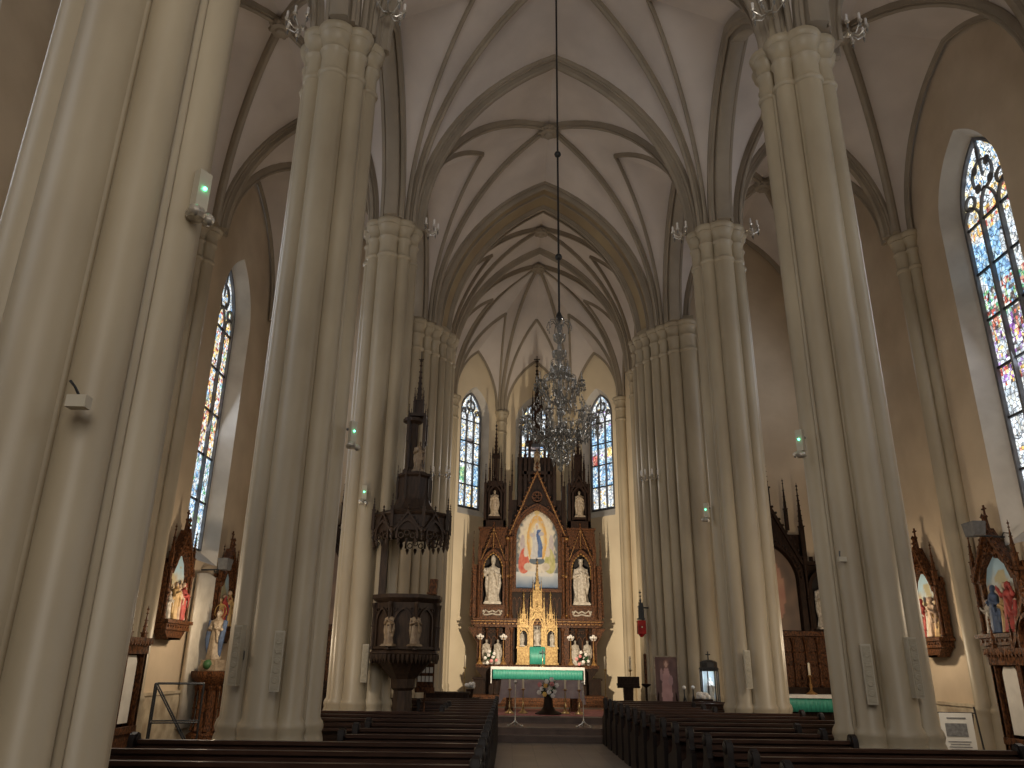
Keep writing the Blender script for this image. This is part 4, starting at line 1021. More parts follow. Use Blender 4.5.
# low cabinet behind the pews, left of the steps
t = thing('low_cabinet', 'low dark wooden chest between the pulpit and the altar steps', 'cabinet', (-2.45,19.85,.0)); mb = MB()
mb.box(0,0,.52,1.0,.45,.98); mb.box(0,0,1.03,1.08,.5,.05); mb.obj('body', M['darkwood'], t, smooth=False)
for sx in (-1,1): mb = MB(); mb.box(sx*.25,-.23,.52,.42,.03,.8); mb.obj('door', M['darkwood'], t, smooth=False)
t = thing('potted_flowers', 'white flowers in a pot left of the altar steps', 'flowers', (-1.95,20.6,.9)); mb = MB(); mb.lathe([(.06,0),(.1,.2),(.09,.2),(.05,.02)],0,0,10); mb.obj('pot', M['darkwood'], t)
mb = MB(); 
for k in range(9): mb.sphere(.09*math.cos(k*2.4),.09*math.sin(k*2.4),.26+.03*(k%3),.05,n=7)
mb.obj('blossoms', M['petal'], t)
t = thing('side_table', 'small dark table holding a flower pot left of the altar steps', 'table', (-1.95,20.6,.28)); mb = MB(); mb.box(0,0,.6,.5,.4,.04); mb.obj('tabletop', M['darkwood'], t, smooth=False)
for sx in (-1,1):
    for sy in (-1,1): mb = MB(); mb.box(sx*.21,sy*.16,.29,.04,.04,.58); mb.obj('leg', M['darkwood'], t, smooth=False)

# ------------------------------------------------------------------ carved wall stations
def station(label, loc, rz, seed, W=1.3, H_=2.75, robes=('redrobe','white','ochre','blue')):
    """neo-gothic framed relief; local front -y, back on y=0"""
    rnd = random.Random(seed)
    t = thing('relief_station', label, 'wall relief', loc, rz, 'carved relief stations on the aisle walls')
    hw = W/2
    mb = MB(); archf(mb, 0, -.10, hw*.66, .40, 1.35, 1.86, .10, .14, 10); mb.box(0,-.03,1.0,W*.94,.06,1.3)
    for sx in (-1,1):
        mb.box(sx*hw*.9,-.09,.95,.12,.14,1.2); mb.box(sx*hw*.9,-.11,1.5,.16,.2,.06); pinnacle(mb, sx*hw*.9, -.16, 1.5, .085, .28, .45)
        colonette(mb, sx*hw*.9, -.19, .40, 1.45, .03)
    mb.prism([(-hw*.88,1.35),(-hw*.66,1.35),(-hw*.5,1.62),(0,1.92),(hw*.5,1.62),(hw*.66,1.35),(hw*.88,1.35),(0,2.35)], -.2, -.02)
    gable(mb, 0, -.2, 1.38, W*.92, 1.0, .1, .06, .055); ringf(mb,0,-.22,2.02,.07,.02,.05,10)
    for k in range(4): ringf(mb, (-.18,.18,-.09,.09)[k], -.21, (1.8,1.8,1.93,1.93)[k], .05, .015, .04, 8)
    mb.lathe([(.05,0),(.03,.25),(.05,.28),(.02,.32)],0,-.14,6,z=2.3); cross(mb,0,-.14,2.58,.22,.03)
    mb.obj('frame', M['wood'], t)
    mb = MB(); mb.box(0,-.17,.36,W*1.04,.34,.07); mb.box(0,-.15,.26,W*.94,.28,.14)
    mb.prism([(-hw*.86,.2),(hw*.86,.2),(hw*.5,0),(-hw*.5,0)], -.24, 0); mb.box(0,-.14,.02,W*.5,.2,.04)
    for k in range(9): mb.sphere(-hw*.8+k*hw*.2,-.29,.27,.03,n=6)
    mb.obj('console', M['wood'], t)
    def col(u, v):
        n = noise.noise(Vector((u*5+seed,v*9,1)))*.5+.5
        c = mixc((.35,.26,.16),(.62,.52,.36), n)
        if v > .5: c = mixc(c, (.36,.52,.62), (v-.5)/.25+ (n-.5))
        if v > .45 and v < .8 and noise.noise(Vector((u*3+seed*2,v*4,3))) > .12: c = mixc((.5,.42,.26),(.3,.3,.2), n)
        return c
    arch_painting('backdrop', hw*.66, .42, 1.35, 1.86, -.075, col, t, 40, 22)
    for k in range(5):
        x = (-.30,-.13,.04,.17,.29)[k]*W; h = (.62,.82,.74,.88,.6)[k]*(.92+.16*rnd.random()); mb = MB()
        robed(mb, x, -.16-.03*(k%2), .41, h, arms=('mix','hold','pray','raise','hold')[(k+seed)%5], lean=rnd.uniform(-1,1), wide=.85)
        mb.obj('relief_figure', M[robes[(k+seed)%len(robes)]], t, ang=60, remesh=.013)
        mb = MB(); mb.sphere(x+h*rnd.uniform(-.01,.01), -.16-.03*(k%2), .41+h*.925, h*.057, .95,1.05,1.28, n=12); mb.obj('relief_face', M['flesh'], t)
    return t
station('carved station on the left wall, nearer one, left of the white curtain', (-8.44,17.45,2.1), PI/2, 1, robes=('redrobe','white','ochre','flesh'))
station('carved station on the left wall behind the robed statue, partly hidden by the second pillar', (-8.44,20.45,2.1), PI/2, 2, W=1.2, robes=('redrobe','blue','ochre'))
station('carved station on the right wall between the second pillar and the wall shafts, red robe', (8.44,17.75,1.95), -PI/2, 3, robes=('redrobe','white','flesh','ochre'))
station('larger carved station on the right wall behind the floodlight, right of the wall shafts', (8.44,15.0,1.95), -PI/2, 5, W=1.5, H_=2.9, robes=('redrobe','white','blue','ochre'))

# ------------------------------------------------------------------ side altars in the aisles
def side_altar(x, lab):
    t = thing('side_altar', lab, 'altar', (x,21.5,0), 0, 'side altars at the ends of the aisles')
    mb = MB(); mb.box(0,-.3,.08,3.0,1.3,.16); mb.box(0,-.1,.55,2.3,.7,.8); mb.box(0,-.12,.99,2.5,.85,.07); mb.box(0,.08,1.12,2.9,.42,.2); mb.obj('altar_table', M['darkwood'], t, smooth=False)
    mb = MB(); mb.box(0,.18,1.85,2.9,.12,1.4)
    for k in range(9): colonette(mb, -1.3+.325*k, .06, 1.25, 2.45, .035)
    for k in range(26):
        for j in range(3): mb.sphere(-1.33+.107*k, .10, 1.45+.32*j, .03, n=6)
    mb.box(0,.08,2.55,3.0,.36,.12); mb.obj('predella', M['wood'], t)
    mb = MB(); archf(mb, 0, .02, .62, 2.62, 3.9, 4.9, .14, .22, 12); mb.box(0,.2,3.9,1.7,.1,2.6)
    gable(mb, 0, .0, 4.2, 1.85, 1.9, .12, .08, .07)
    mb.prism([(-.85,4.2),(-.7,4.2),(0,5.1),(.7,4.2),(.85,4.2),(0,5.9)], .02, .12)
    for k in range(26):
        p = arch_pts(.69, 2.7, 3.9, 5.0, 26)[1+2*k]; mb.sphere(p[0], -.12, p[1], .035, n=6)
    for sx in (-1,1):
        c = sx*1.22; archf(mb, c, .04, .26, 2.66, 3.75, 4.1, .09, .2, 8); mb.box(c,.22,3.5,.74,.08,1.8); mb.box(c,.08,4.4,.84,.3,.1)
        for k in range(5): mb.box(c-.32+.16*k, .05, 4.52, .07,.1,.12)
        for e in (-.38,.38): colonette(mb, c+e, -.04, 2.62, 4.35, .04)
        pinnacle(mb, sx*.86, -.02, 4.3, .12, 1.1, 1.0); pinnacle(mb, c+sx*.38, 0, 4.4, .09, .2, .5)
        pinnacle(mb, sx*.5, .05, 5.3, .09, .6, .7)
    pinnacle(mb, 0, .05, 5.6, .16, .9, 1.2)
    mb.obj('retable', M['darkwood'], t)
    mb = MB()
    for sx in (-1,1): mb.box(sx*1.22,.165,3.4,.5,.03,1.4)
    mb.obj('niche_back', M['niche'], t, smooth=False)
    def col(u, v):
        n = noise.noise(Vector((u*4+x,v*6,1)))*.5+.5; c = mixc((.10,.08,.07),(.26,.17,.12), n)
        if ell(u,v,.5,.45,.22,.36) < 1: c = mixc((.30,.12,.10),(.48,.30,.2), n)
        if ell(u,v,.5,.80,.07,.05) < 1: c = (.5,.36,.26)
        return c
    arch_painting('altar_painting', .60, 2.64, 3.9, 4.86, .12, col, t, 40, 20)
    return t
side_altar(6.25, 'dark carved side altar with spires seen between the second and third right pillars')
side_altar(-6.2, 'dark carved side altar at the end of the left aisle, hidden behind the left pillars')
statue('side_altar_statue', 'cream robed statue in the right niche of the right side altar', (7.47,21.45,2.66), 1.2, M['white'], 'hold', None, .06)
statue('side_altar_statue', 'cream robed statue in the left niche of the right side altar', (5.03,21.45,2.66), 1.2, M['white'], 'pray', None, .06)
tag(MB().box(6.25,21.34,1.045,2.6,.9,.03).box(6.25,20.885,1.02,2.6,.02,.08).obj('altar_cloth', M['linen'], smooth=False), 'white linen cloth on the right side altar', 'tablecloth')
drape('altar_frontal', 5.0, 7.5, 20.93, .66, 1.0, M['green'], 'green frontal hanging from the right side altar', 'altar frontal', 70)
cr_ = candlestick(.45,.3,'altar_candlestick','gilttrim'); cr_.location = (6.75,21.1,1.06); cr_['label'] = 'gilt candlestick standing on the right side altar'

# ------------------------------------------------------------------ left aisle furnishings
mb = MB(); vs = []; n = 48
for i in range(n+1):
    for j,z in enumerate((3.62,2.2,.25)): vs.append((-8.40+.05*math.sin(i*PI/2)*(1+.3*j)+.03, 18.7+1.08*i/n, z+.06*math.sin(PI*i/n)*(j==0)))
mb.add(vs, [(i*3+j,i*3+j+1,(i+1)*3+j+1,(i+1)*3+j) for i in range(n) for j in range(2)])
o = mb.obj('curtain', M['curtain'], ang=180); o.modifiers.new('s','SOLIDIFY').thickness = .01
tag(o, 'white curtain hanging on the left aisle wall between the two stations', 'curtain')
t = thing('statue_pedestal', 'brown carved wooden pedestal carrying the robed statue in the left aisle', 'pedestal', (-7.85,19.0,0)); mb = MB()
mb.lathe([(.36,0),(.36,.12),(.26,.2),(.22,.3),(.20,1.05),(.26,1.12),(.30,1.2),(.42,1.32),(.44,1.40),(.44,1.46),(.1,1.46)],0,0,8,rot=PI/8); mb.obj('body', M['wood'], t, ang=30)
for k in range(8):
    a = k*PI/4+PI/8; q = MB(); colonette(q, .27*math.cos(a), .27*math.sin(a), .2, 1.15, .03); q.obj('colonette', M['wood'], t)
def mary(t, h, base):
    mb = MB(); mb.tube([(-.19*h,-.0,h*.78+base),(-.17*h,-.05*h,h*.4+base),(-.14*h,-.02*h,.06*h+base)],[.045*h,.06*h,.03*h],8); mb.tube([(.19*h,0,h*.78+base),(.17*h,-.05*h,h*.4+base),(.14*h,-.02*h,.06*h+base)],[.045*h,.06*h,.03*h],8)
    mb.obj('mantle', M['blue'], t)
    MB().sphere(0,-.17,.14,.11,n=12).obj('globe', M['leaf'], t)
    q = MB(); ii = [(.14*h*math.cos(a*PI/12), h*.97+base+.14*h*math.sin(a*PI/12)) for a in range(25)]; oo = [(.155*h*math.cos(a*PI/12), h*.97+base+.155*h*math.sin(a*PI/12)) for a in range(25)]
    q.band(ii,oo,.02,.03); q.obj('halo', M['gold'], t)
statue('aisle_statue', 'painted robed statue with blue mantle standing on a pedestal in the left aisle', (-7.85,19.0,1.46), 1.12, M['dimstatue'], 'hold', None, .24, extra=mary, rz=-.35)
# black metal frame
def frame_rack(label, loc, rz, w, d, h):
    t = thing('metal_rack', label, 'rack', loc, rz)
    for sx in (-1,1):
        for sy in (-1,1): MB().tube([(sx*w/2,sy*d/2,0),(sx*w/2,sy*d/2,h)],.018,6).obj('post', M['iron'], t)
    mb = MB()
    for z in (h,h*.55,h*.12):
        for sx in (-1,1): mb.tube([(sx*w/2,-d/2,z),(sx*w/2,d/2,z)],.014,6); mb.tube([(-w/2,sx*d/2,z),(w/2,sx*d/2,z)],.014,6)
    mb.tube([(-w/2,-d/2,h),(w/2,-d/2,h*.12)],.014,6); mb.tube([(-w/2,d/2,h),(w/2,d/2,h*.12)],.014,6); mb.obj('rails', M['iron'], t)
    MB().box(0,0,h*.3,w,d,.03).obj('tray', M['grey'], t, smooth=False)
    return t
frame_rack('black metal frame rack standing in the left aisle below the carved station', (-6.55,14.0,0), .35, .75, .5, 1.32)
t = thing('notice_easel', 'thin black metal easel frame with a white notice, right aisle', 'easel', (6.5,14.0,0), -.12)
for sx in (-1,1): MB().tube([(sx*.36,-.1,0),(sx*.33,0,1.12)],.014,6).obj('leg', M['iron'], t); MB().tube([(sx*.3,.35,0),(sx*.3,.02,1.0)],.012,6).obj('leg', M['iron'], t)
mb = MB()
for z in (.12,.35,1.02): mb.tube([(-.36+.03*z,-.08+.07*z,z),(.36-.03*z,-.08+.07*z,z)],.012,6)
mb.obj('rails', M['iron'], t)
MB().box(0,-.035,.72,.52,.01,.6).obj('notice', M['paper'], t, smooth=False)
mb = MB(); mb.box(-.02,-.045,.76,.34,.006,.2)
for k in range(4): mb.box(0,-.045,.58-.04*k,.36-.06*(k%2),.004,.012)
mb.box(0,-.045,.94,.3,.004,.02)
mb.obj('printed_picture', M['print'], t, smooth=False)

# confessionals
def confessional(label, loc, rz, mirror=1):
    t = thing('confessional', label, 'confessional', loc, rz, 'confessionals against the aisle walls')
    L_, D, hh = 2.3, 1.15, 1.95
    mb = MB(); mb.box(0,D-.04,hh/2,L_,.08,hh)
    for x in (-L_/2+.05,-.42,.42,L_/2-.05): mb.box(x,.06,hh/2,.12,.12,hh)
    for x in (-L_/2+.04,L_/2-.04): mb.box(x,D/2,hh/2,.06,D,hh)
    mb.box(0,.06,.12,L_,.14,.24); mb.box(0,D/2,hh+.04,L_+.12,D+.1,.10); mb.box(0,.04,hh-.1,L_,.12,.14); mb.box(0,.03,.62,L_,.1,.1)
    for k in range(24): mb.box(-L_/2+.05+k*L_/24, -.03, hh+.0, .05, .05, .07)
    for sx in (-1,1): 
        mb.box(sx*.78,.06,.4,.62,.06,.4)
    mb.obj('body', M['wood'], t, smooth=False)
    mb = MB(); gable(mb, 0, .06, hh+.05, 1.05, .85, .1, .07, .05); archf(mb,0,.06,.26,hh+.05,hh+.25,hh+.55,.05,.1,8)
    for x in (-L_/2+.06,-.55,.55,L_/2-.06): pinnacle(mb, x, .08, hh+.05, .075, .12, .30)
    mb.obj('cresting', M['wood'], t)
    for sx in (-1,1):
        q = MB(); a = [(sx*.78-.2,.72),(sx*.78+.2,.72),(sx*.78+.2,1.66),(sx*.78+.14,1.76),(sx*.78-.14,1.76),(sx*.78-.2,1.66)]; q.prism(a,.07,.11); q.obj('side_curtain', M['curtain'], t, smooth=False)
    q = MB(); q.box(0,.12,.55,.72,.05,.85); dr = q.obj('door', M['wood'], t, smooth=False); MB().sphere(.28,.08,.7,.025,n=8).obj('knob', M['brass'], dr)
    q = MB(); q.box(0,.5,1.4,.72,.04,.9); q.obj('interior_shade', M['niche'], t, smooth=False)  # dark sheet standing in for the shade inside the booth
    return t
cf = confessional('brown wooden confessional with pale panels at the right edge, in front of the right wall', (7.15,12.65,0), -PI/2)
dup(cf, (-7.15,12.75,0), PI/2, 'brown wooden confessional glimpsed in the left aisle beside the nearest left pillar')

# worn stone plinth along the aisle walls
for sx, nm in ((-1,'left'),(1,'right')):
    mb = MB(); mb.box(sx*8.46,7.5,.5,.1,28.4,1.0); mb.box(sx*8.45,7.5,1.02,.13,28.4,.06); struct(mb.obj('baseboard_'+nm, M['stonebase'], smooth=False))

# ------------------------------------------------------------------ sanctuary right side
t = thing('framed_picture', 'large framed devotional picture of a pale robed figure standing right of the steps', 'picture', (2.93,20.4,.28), .05); mb = MB()
mb.box(0,.03,1.02,.60,.03,1.24); mb.obj('backboard', M['darkwood'], t, smooth=False)
mb = MB()
for sx in (-1,1): mb.box(sx*.29,0,1.02,.025,.05,1.26)
for z in (.40,1.64): mb.box(0,0,z,.605,.05,.025)
mb.obj('frame', M['dimstatue'], t, smooth=False)
def merc(u, v):
    n = noise.noise(Vector((u*5,v*8,4)))*.5+.5; c = mixc((.09,.05,.05),(.19,.11,.09), n)
    if ell(u,v,.5,.38,.24*(1.15-.5*v),.46) < 1: c = mixc((.42,.22,.20),(.60,.36,.33), n)
    if ell(u,v,.28,.66,.07,.12) < 1 or ell(u,v,.68,.55,.1,.1) < 1: c = (.42,.25,.24)
    if ell(u,v,.5,.86,.12,.085) < 1: c = (.25,.13,.1)
    if ell(u,v,.5,.855,.065,.06) < 1: c = (.55,.36,.28)
    return c
paintmesh('canvas', 70, 34, lambda u,v: (-.28+.56*u, .005, .41+1.22*v), merc, M['paint'], t)
for sx in (-1,1): MB().tube([(sx*.2,.05,1.0),(sx*.28,-.1,0)],.02,6).obj('leg', M['darkwood'], t)
t = thing('lectern', 'dark wooden lectern right of the high altar steps', 'lectern', (2.2,22.0,.42)); mb = MB()
mb.box(0,0,.04,.5,.4,.08); mb.box(0,0,.42,.2,.16,.75,taper=1.3); mb.obj('stand', M['darkwood'], t, smooth=False)
mb = MB(); mb.prism([(-.29,.72),(.29,.72),(.29,1.0),(-.29,1.0)], -.1, -.06); mb.box(0,-.0,.80,.58,.25,.06); mb.box(0,-.12,.74,.6,.06,.05); mb.obj('desk', M['darkwood'], t, smooth=False)
# lantern shrine with lit statue
t = thing('lantern_shrine', 'black glass lantern case with a lit interior right of the framed picture', 'lantern', (3.87,19.9,.12), 0); t.scale = (.8,.8,.9)
mb = MB(); mb.box(0,0,.86,.5,.42,.06); mb.box(0,0,1.66,.46,.4,.05); mb.lathe([(.32,1.68),(.26,1.74),(.26,1.86),(.2,1.90),(.04,1.93)],0,0,8,rot=PI/8)
for k in range(8): a = k*PI/4+PI/8; mb.box(.27*math.cos(a),.25*math.sin(a),1.26,.03,.03,.8)
cross(mb,0,0,1.9,.24,.03); mb.obj('case', M['iron'], t, smooth=False)
MB().box(0,.19,1.27,.40,.02,.74).obj('lit_back', M['caselight'], t, smooth=False)
MB().box(0,-.2,1.27,.44,.01,.74).obj('front_pane', M['clear'], t, smooth=False)
mb = MB()
for k in range(4): a = PI/4+k*PI/2; mb.tube([(.2*math.cos(a),.2*math.sin(a),0),(.18*math.cos(a),.18*math.sin(a),.85)],.025,6)
mb.box(0,0,.4,.32,.32,.03); mb.obj('stand', M['iron'], t)
statue('lantern_statue', 'small glowing white robed statue inside the black lantern case', (3.87,19.84,.925), .47, M['petal'], 'hold', None, .05, fine=1.6)
t = thing('potted_flowers', 'white flower arrangement in front of the lantern case', 'flowers', (3.62,19.62,.98)); mb = MB()
for k in range(14): mb.sphere(.14*math.cos(k*2.4)*(k/14)**.5,.08*math.sin(k*2.4),.03+.07*math.sin(k*1.7)**2,.055,n=7)
mb.obj('blossoms', M['petal'], t)
t = thing('flower_table', 'small dark stand with flowers in front of the lantern case', 'table', (3.62,19.62,0)); mb = MB(); mb.box(0,0,.95,.4,.26,.05); mb.obj('tabletop', M['darkwood'], t, smooth=False)
for sx in (-1,1): mb = MB(); mb.box(sx*.16,0,.47,.05,.2,.93); mb.obj('leg', M['darkwood'], t, smooth=False)
# side table with grey cloth & easel legs between picture and lantern
for k,(x,y,lab) in enumerate(((3.22,19.8,'just right of the framed picture'),(3.5,20.1,'beside the lantern case'))):
    t = thing('tripod_stand', 'dark tripod stand with a pale knob '+lab, 'stand', (x,y,0)); mb = MB()
    mb.tube([(0,0,.75),(0,0,1.2)],.014,6); mb.obj('pole', M['iron'], t)
    for q in range(3): a = PI/2+q*2*PI/3; MB().tube([(0,0,1.05),(.3*math.cos(a),.3*math.sin(a),.0)],.012,6).obj('leg', M['iron'], t)
    MB().sphere(0,0,1.22,.045,n=8).obj('knob', M['petal'], t)
# paschal style candle stands
def tall_candle(label, loc, h, ch, m='red'):
    t = thing('candle_stand', label, 'candle stand', loc); mb = MB()
    mb.lathe([(.16,0),(.16,.03),(.05,.08),(.03,.14),(.03,h*.5),(.06,h*.53),(.03,h*.56),(.03,h-.06),(.12,h),(.12,h+.03),(.03,h+.04)],0,0,10); mb.obj('stand', M['darkwood'], t)
    MB().lathe([(.04,h+.03),(.04,h+.03+ch),(.005,h+.05+ch)],0,0,10).obj('candle', M[m], t); return t
tall_candle('tall dark candle stand with a long red brown candle beside the framed picture', (2.55,21.2,.28), .95, .72, 'wood')
# sanctuary lamp on the pier
t = thing('sanctuary_lamp', 'hanging sanctuary lamp with a red box and dark pinnacled top on the right chancel pier', 'lamp', (2.68,22.35,2.5)); mb = MB()
mb.box(0,0,.42,.20,.2,.04); pinnacle(mb,0,0,.4,.11,.35,.25); 
for q in (-1,1): pinnacle(mb,q*.06,-.06,.4,.04,.25,.16)
mb.box(.12,.0,.72,.2,.04,.04); mb.box(.04,0,.6,.06,.06,.5); mb.obj('bracket', M['iron'], t)
mb = MB(); mb.box(0,0,.2,.22,.22,.36); mb.lathe([(.10,.02),(.03,-.06)],0,0,6); mb.obj('red_box', M['red'], t, smooth=False)
MB().sphere(0,-.112,.2,.022,n=8).obj('flame', M['candle'], t)
for k,(x,y) in enumerate(((1.95,25.0),(2.45,23.2))):
    t = thing('acolyte_candle', 'thin candle on a tall pole at the right side of the sanctuary, '+('near the wall' if k == 0 else 'above the lectern'), 'candle', (x,y,.43)); mb = MB()
    mb.lathe([(.12,0),(.12,.02),(.02,.06),(.015,1.1),(.05,1.13),(.05,1.16)],0,0,8); mb.obj('pole', M['brass'], t)
    MB().lathe([(.025,1.16),(.025,1.5),(.004,1.52)],0,0,8).obj('candle', M['candle'], t)
t = thing('acolyte_candle', 'thin candle on a tall pole at the left side of the sanctuary', 'candle', (-2.35,25.5,.43)); mb = MB()
mb.lathe([(.12,0),(.12,.02),(.02,.06),(.015,1.1),(.05,1.13),(.05,1.16)],0,0,8); mb.obj('pole', M['brass'], t)
MB().lathe([(.025,1.16),(.025,1.5),(.004,1.52)],0,0,8).obj('candle', M['candle'], t)

# ------------------------------------------------------------------ pews
def pew(x0, x1):
    t = thing('pew', 'x', 'pew'); L_ = x1-x0
    mb = MB(); mb.box((x0+x1)/2,.03,.66,L_-.06,.035,.52); mb.box((x0+x1)/2,.0,.925,L_-.06,.075,.035); mb.box((x0+x1)/2,-.03,.86,L_-.06,.02,.05)
    mb.box((x0+x1)/2,.0,.70,L_-.06,.05,.06); mb.obj('backrest', M['pew'], t, smooth=False)
    mb = MB(); mb.box((x0+x1)/2,.26,.43,L_-.06,.40,.04); mb.obj('seat', M['pew'], t, smooth=False)
    mb = MB(); mb.box((x0+x1)/2,-.12,.80,L_-.06,.18,.025); mb.obj('book_ledge', M['pew'], t, smooth=False)
    mb = MB(); mb.box((x0+x1)/2,-.26,.2,L_-.1,.16,.05); mb.obj('kneeler', M['pewdark'], t, smooth=False)
    for sx in (x0,x1):
        pr = [(-.16,0),(.44,0),(.44,.5),(.40,.58),(.30,.60),(.16,.64),(.10,.72),(.085,.84),(.09,.93),(.06,.99),(0,1.01),(-.06,.99),(-.09,.93),(-.085,.84),(-.10,.76),(-.16,.72)]
        n = len(pr); vs = [(sx-.03,y,z) for y,z in pr]+[(sx+.03,y,z) for y,z in pr]
        q = MB(); q.add(vs, [tuple(range(n-1,-1,-1)), tuple(range(n,2*n))]+[(i,(i+1)%n,n+(i+1)%n,n+i) for i in range(n)])
        q.lathe([(.05,-.035),(.062,-.03),(.062,.03),(.05,.035)],0,0,12)
        for i in range(len(q.v)-48, len(q.v)):
            a,b,c = q.v[i]; q.v[i] = (sx+c*1.3, a, .93+b)
        q.obj('end_panel', M['pewdark'], t, ang=30)
    return t
protos = {}
ordn = ['front','second','third','fourth','fifth','sixth','seventh','eighth','ninth','tenth','eleventh','twelfth','thirteenth','fourteenth','fifteenth','sixteenth']
for side, sx in (('left',-1),('right',1)):
    for k in range(16):
        y = 18.95-.87*k
        outer = 4.75 if sx < 0 else 4.15
        for py in CY[2:5]:
            if abs(y+.05-py) < 1.15: outer = 2.84
        if sx < 0 and 14.5 < y < 16.8: outer = 2.15
        xs = (-outer, -1.25) if sx < 0 else (1.22, outer)
        key = xs
        lab = 'dark brown wooden pew of the %s block, %s row counted from the altar' % (side, ordn[k])
        if key not in protos: protos[key] = pew(*xs); o = protos[key]
        else: o = dup(protos[key])
        o.location = (0,y,0); o['label'] = lab; o['group'] = 'pews of the %s block' % side
# ------------------------------------------------------------------ wall lamps, loudspeakers, candle clusters
def speaker_col(label, loc, rz, h=.68):
    t = thing('column_loudspeaker', label, 'loudspeaker', loc, rz, 'slim column loudspeakers on the pillars')
    ho = MB().box(0,.0,h/2,.115,.08,h).obj('housing', M['device'], t, smooth=False)
    mb = MB(); mb.box(0,-.042,h/2,.09,.012,h-.04)
    for k in range(5): mb.lathe([(.035,0),(.03,.006)],0,0,12)
    for i in range(len(mb.v)-120, len(mb.v)):
        a,b,c = mb.v[i]; k = (i-(len(mb.v)-120))//24; mb.v[i] = (a,-.048-c,.12+.11*k+b)
    mb.obj('grille', M['grille'], ho, ang=30)
    MB().box(0,.07,h/2,.04,.1,.1).obj('bracket', M['grey'], t, smooth=False)
    return t
def on_pillar(cx, cy, a, r=.72): return (cx+r*math.cos(R(a)), cy+r*math.sin(R(a)))
for lab, (x,y), z, rz in (
    ('cream column loudspeaker on the nearest left pillar', (-3.73,3.98), 1.42, -.1),
    ('cream column loudspeaker on the left edge of the second left pillar', (-4.25,9.78), 1.42, -.3),
    ('cream column loudspeaker on the front of the second left pillar', (-3.74,9.70), 1.36, .2),
    ('cream column loudspeaker on the front of the second right pillar', (3.33,9.85), 1.30, -.3),
    ('cream column loudspeaker on the right part of the second right pillar', (3.83,9.74), 1.38, .2),
    ('cream column loudspeaker low on the third left pillar', (-3.72,15.50), 1.34, .2),
    ('cream column loudspeaker low on the third right pillar', (3.55,15.56), 1.32, 0)):
    speaker_col(lab, (x,y,z), rz)
def led_lamp(label, loc, rz):
    t = thing('emergency_lamp', label, 'wall lamp', loc, rz, 'pillar lamps with a green light')
    ho = MB().box(0,0,.24,.10,.06,.30).obj('housing', M['device'], t, smooth=False)
    MB().sphere(.0,-.038,.25,.014,n=8).obj('green_light', M['led'], ho)
    mb = MB(); mb.lathe([(.06,0),(.075,.03),(.05,.08)],-.02,-.02,10,z=.0); mb.sphere(.05,-.06,.02,.045,n=8); mb.sphere(-.06,-.05,.04,.045,n=8); mb.obj('spot_heads', M['silver'], t)
    MB().tube([(0,.03,.3),(0,.12,.3)],.02,6).obj('bracket', M['grey'], t)
    return t
for lab, loc, rz in (
    ('small pillar lamp with a green light high on the nearest left pillar', (-3.20,4.62,4.55), PI/2-.5),
    ('small pillar lamp with a green light on the second left pillar', (-3.20,10.25,4.45), .9),
    ('small pillar lamp with a green light on the third left pillar', (-3.98,15.48,4.7), .2),
    ('small pillar lamp with a green light on the second right pillar', (2.98,10.2,4.4), -.9),
    ('small pillar lamp with a green light on the third right pillar', (3.13,16.1,4.55), -.9)):
    led_lamp(lab, loc, rz)
def candle_cluster(label, loc, rz):
    t = thing('wall_sconce', label, 'sconce', loc, rz, 'sconces with glass candles')
    mb = MB(); mb.lathe([(.03,-.02),(.07,0),(.03,.04)],0,.02,8)
    for k in range(5):
        a = PI+PI*k/4; x, y = .26*math.cos(a), .26*math.sin(a); mb.tube([(0,0,0),(x*.5,y*.5,-.08),(x,y,.02)],.012,6); mb.lathe([(.03,0),(.045,.03)],x,y,8,z=.02)
    mb.tube([(0,0,0),(0,.2,0)],.015,6); mb.obj('arms', M['silver'], t)
    for k in range(5):
        a = PI+PI*k/4; x, y = .26*math.cos(a), .26*math.sin(a); q = MB(); q.lathe([(.022,.05),(.022,.2),(.004,.22)],x,y,8); q.obj('candle', M['petal'], t)
    for k in range(5):
        a = PI+PI*k/4; x, y = .26*math.cos(a), .26*math.sin(a)
        MB().lathe([(.004,.03),(.022,-.04),(.004,-.11)],x,y,6,z=0).obj('crystal_drop', M['crystal'], t)
    return t
c0 = candle_cluster('x', (0,0,0), 0)
first = True
for lab, loc, rz in (
    ('candle sconce above the capital of the second left pillar, nave side', (-3.15,10.0,11.95), .9),
    ('candle sconce above the capital of the second left pillar, aisle side', (-4.6,10.1,11.7), -1.0),
    ('candle sconce above the capital of the second right pillar, nave side', (3.2,9.9,11.95), -.8),
    ('candle sconce above the capital of the second right pillar, aisle side', (4.6,10.1,11.7), 1.0),
    ('candle sconce at the capital of the third left pillar, nave side', (-3.1,16.2,11.5), PI/2),
    ('candle sconce at the capital of the third right pillar, nave side', (3.1,16.2,11.5), -PI/2),
    ('candle sconce at the capital of the third right pillar, aisle side', (4.65,16.2,11.6), PI/2),
    ('candle sconce halfway up the right chancel pier', (3.02,21.8,6.8), -.7),
    ('candle sconce halfway up the left chancel pier beside the pulpit spire', (-3.02,21.8,6.8), .7)):
    if first: c0.location = loc; c0.rotation_euler.z = rz; c0['label'] = lab; first = False
    else: dup(c0, loc, rz, lab)
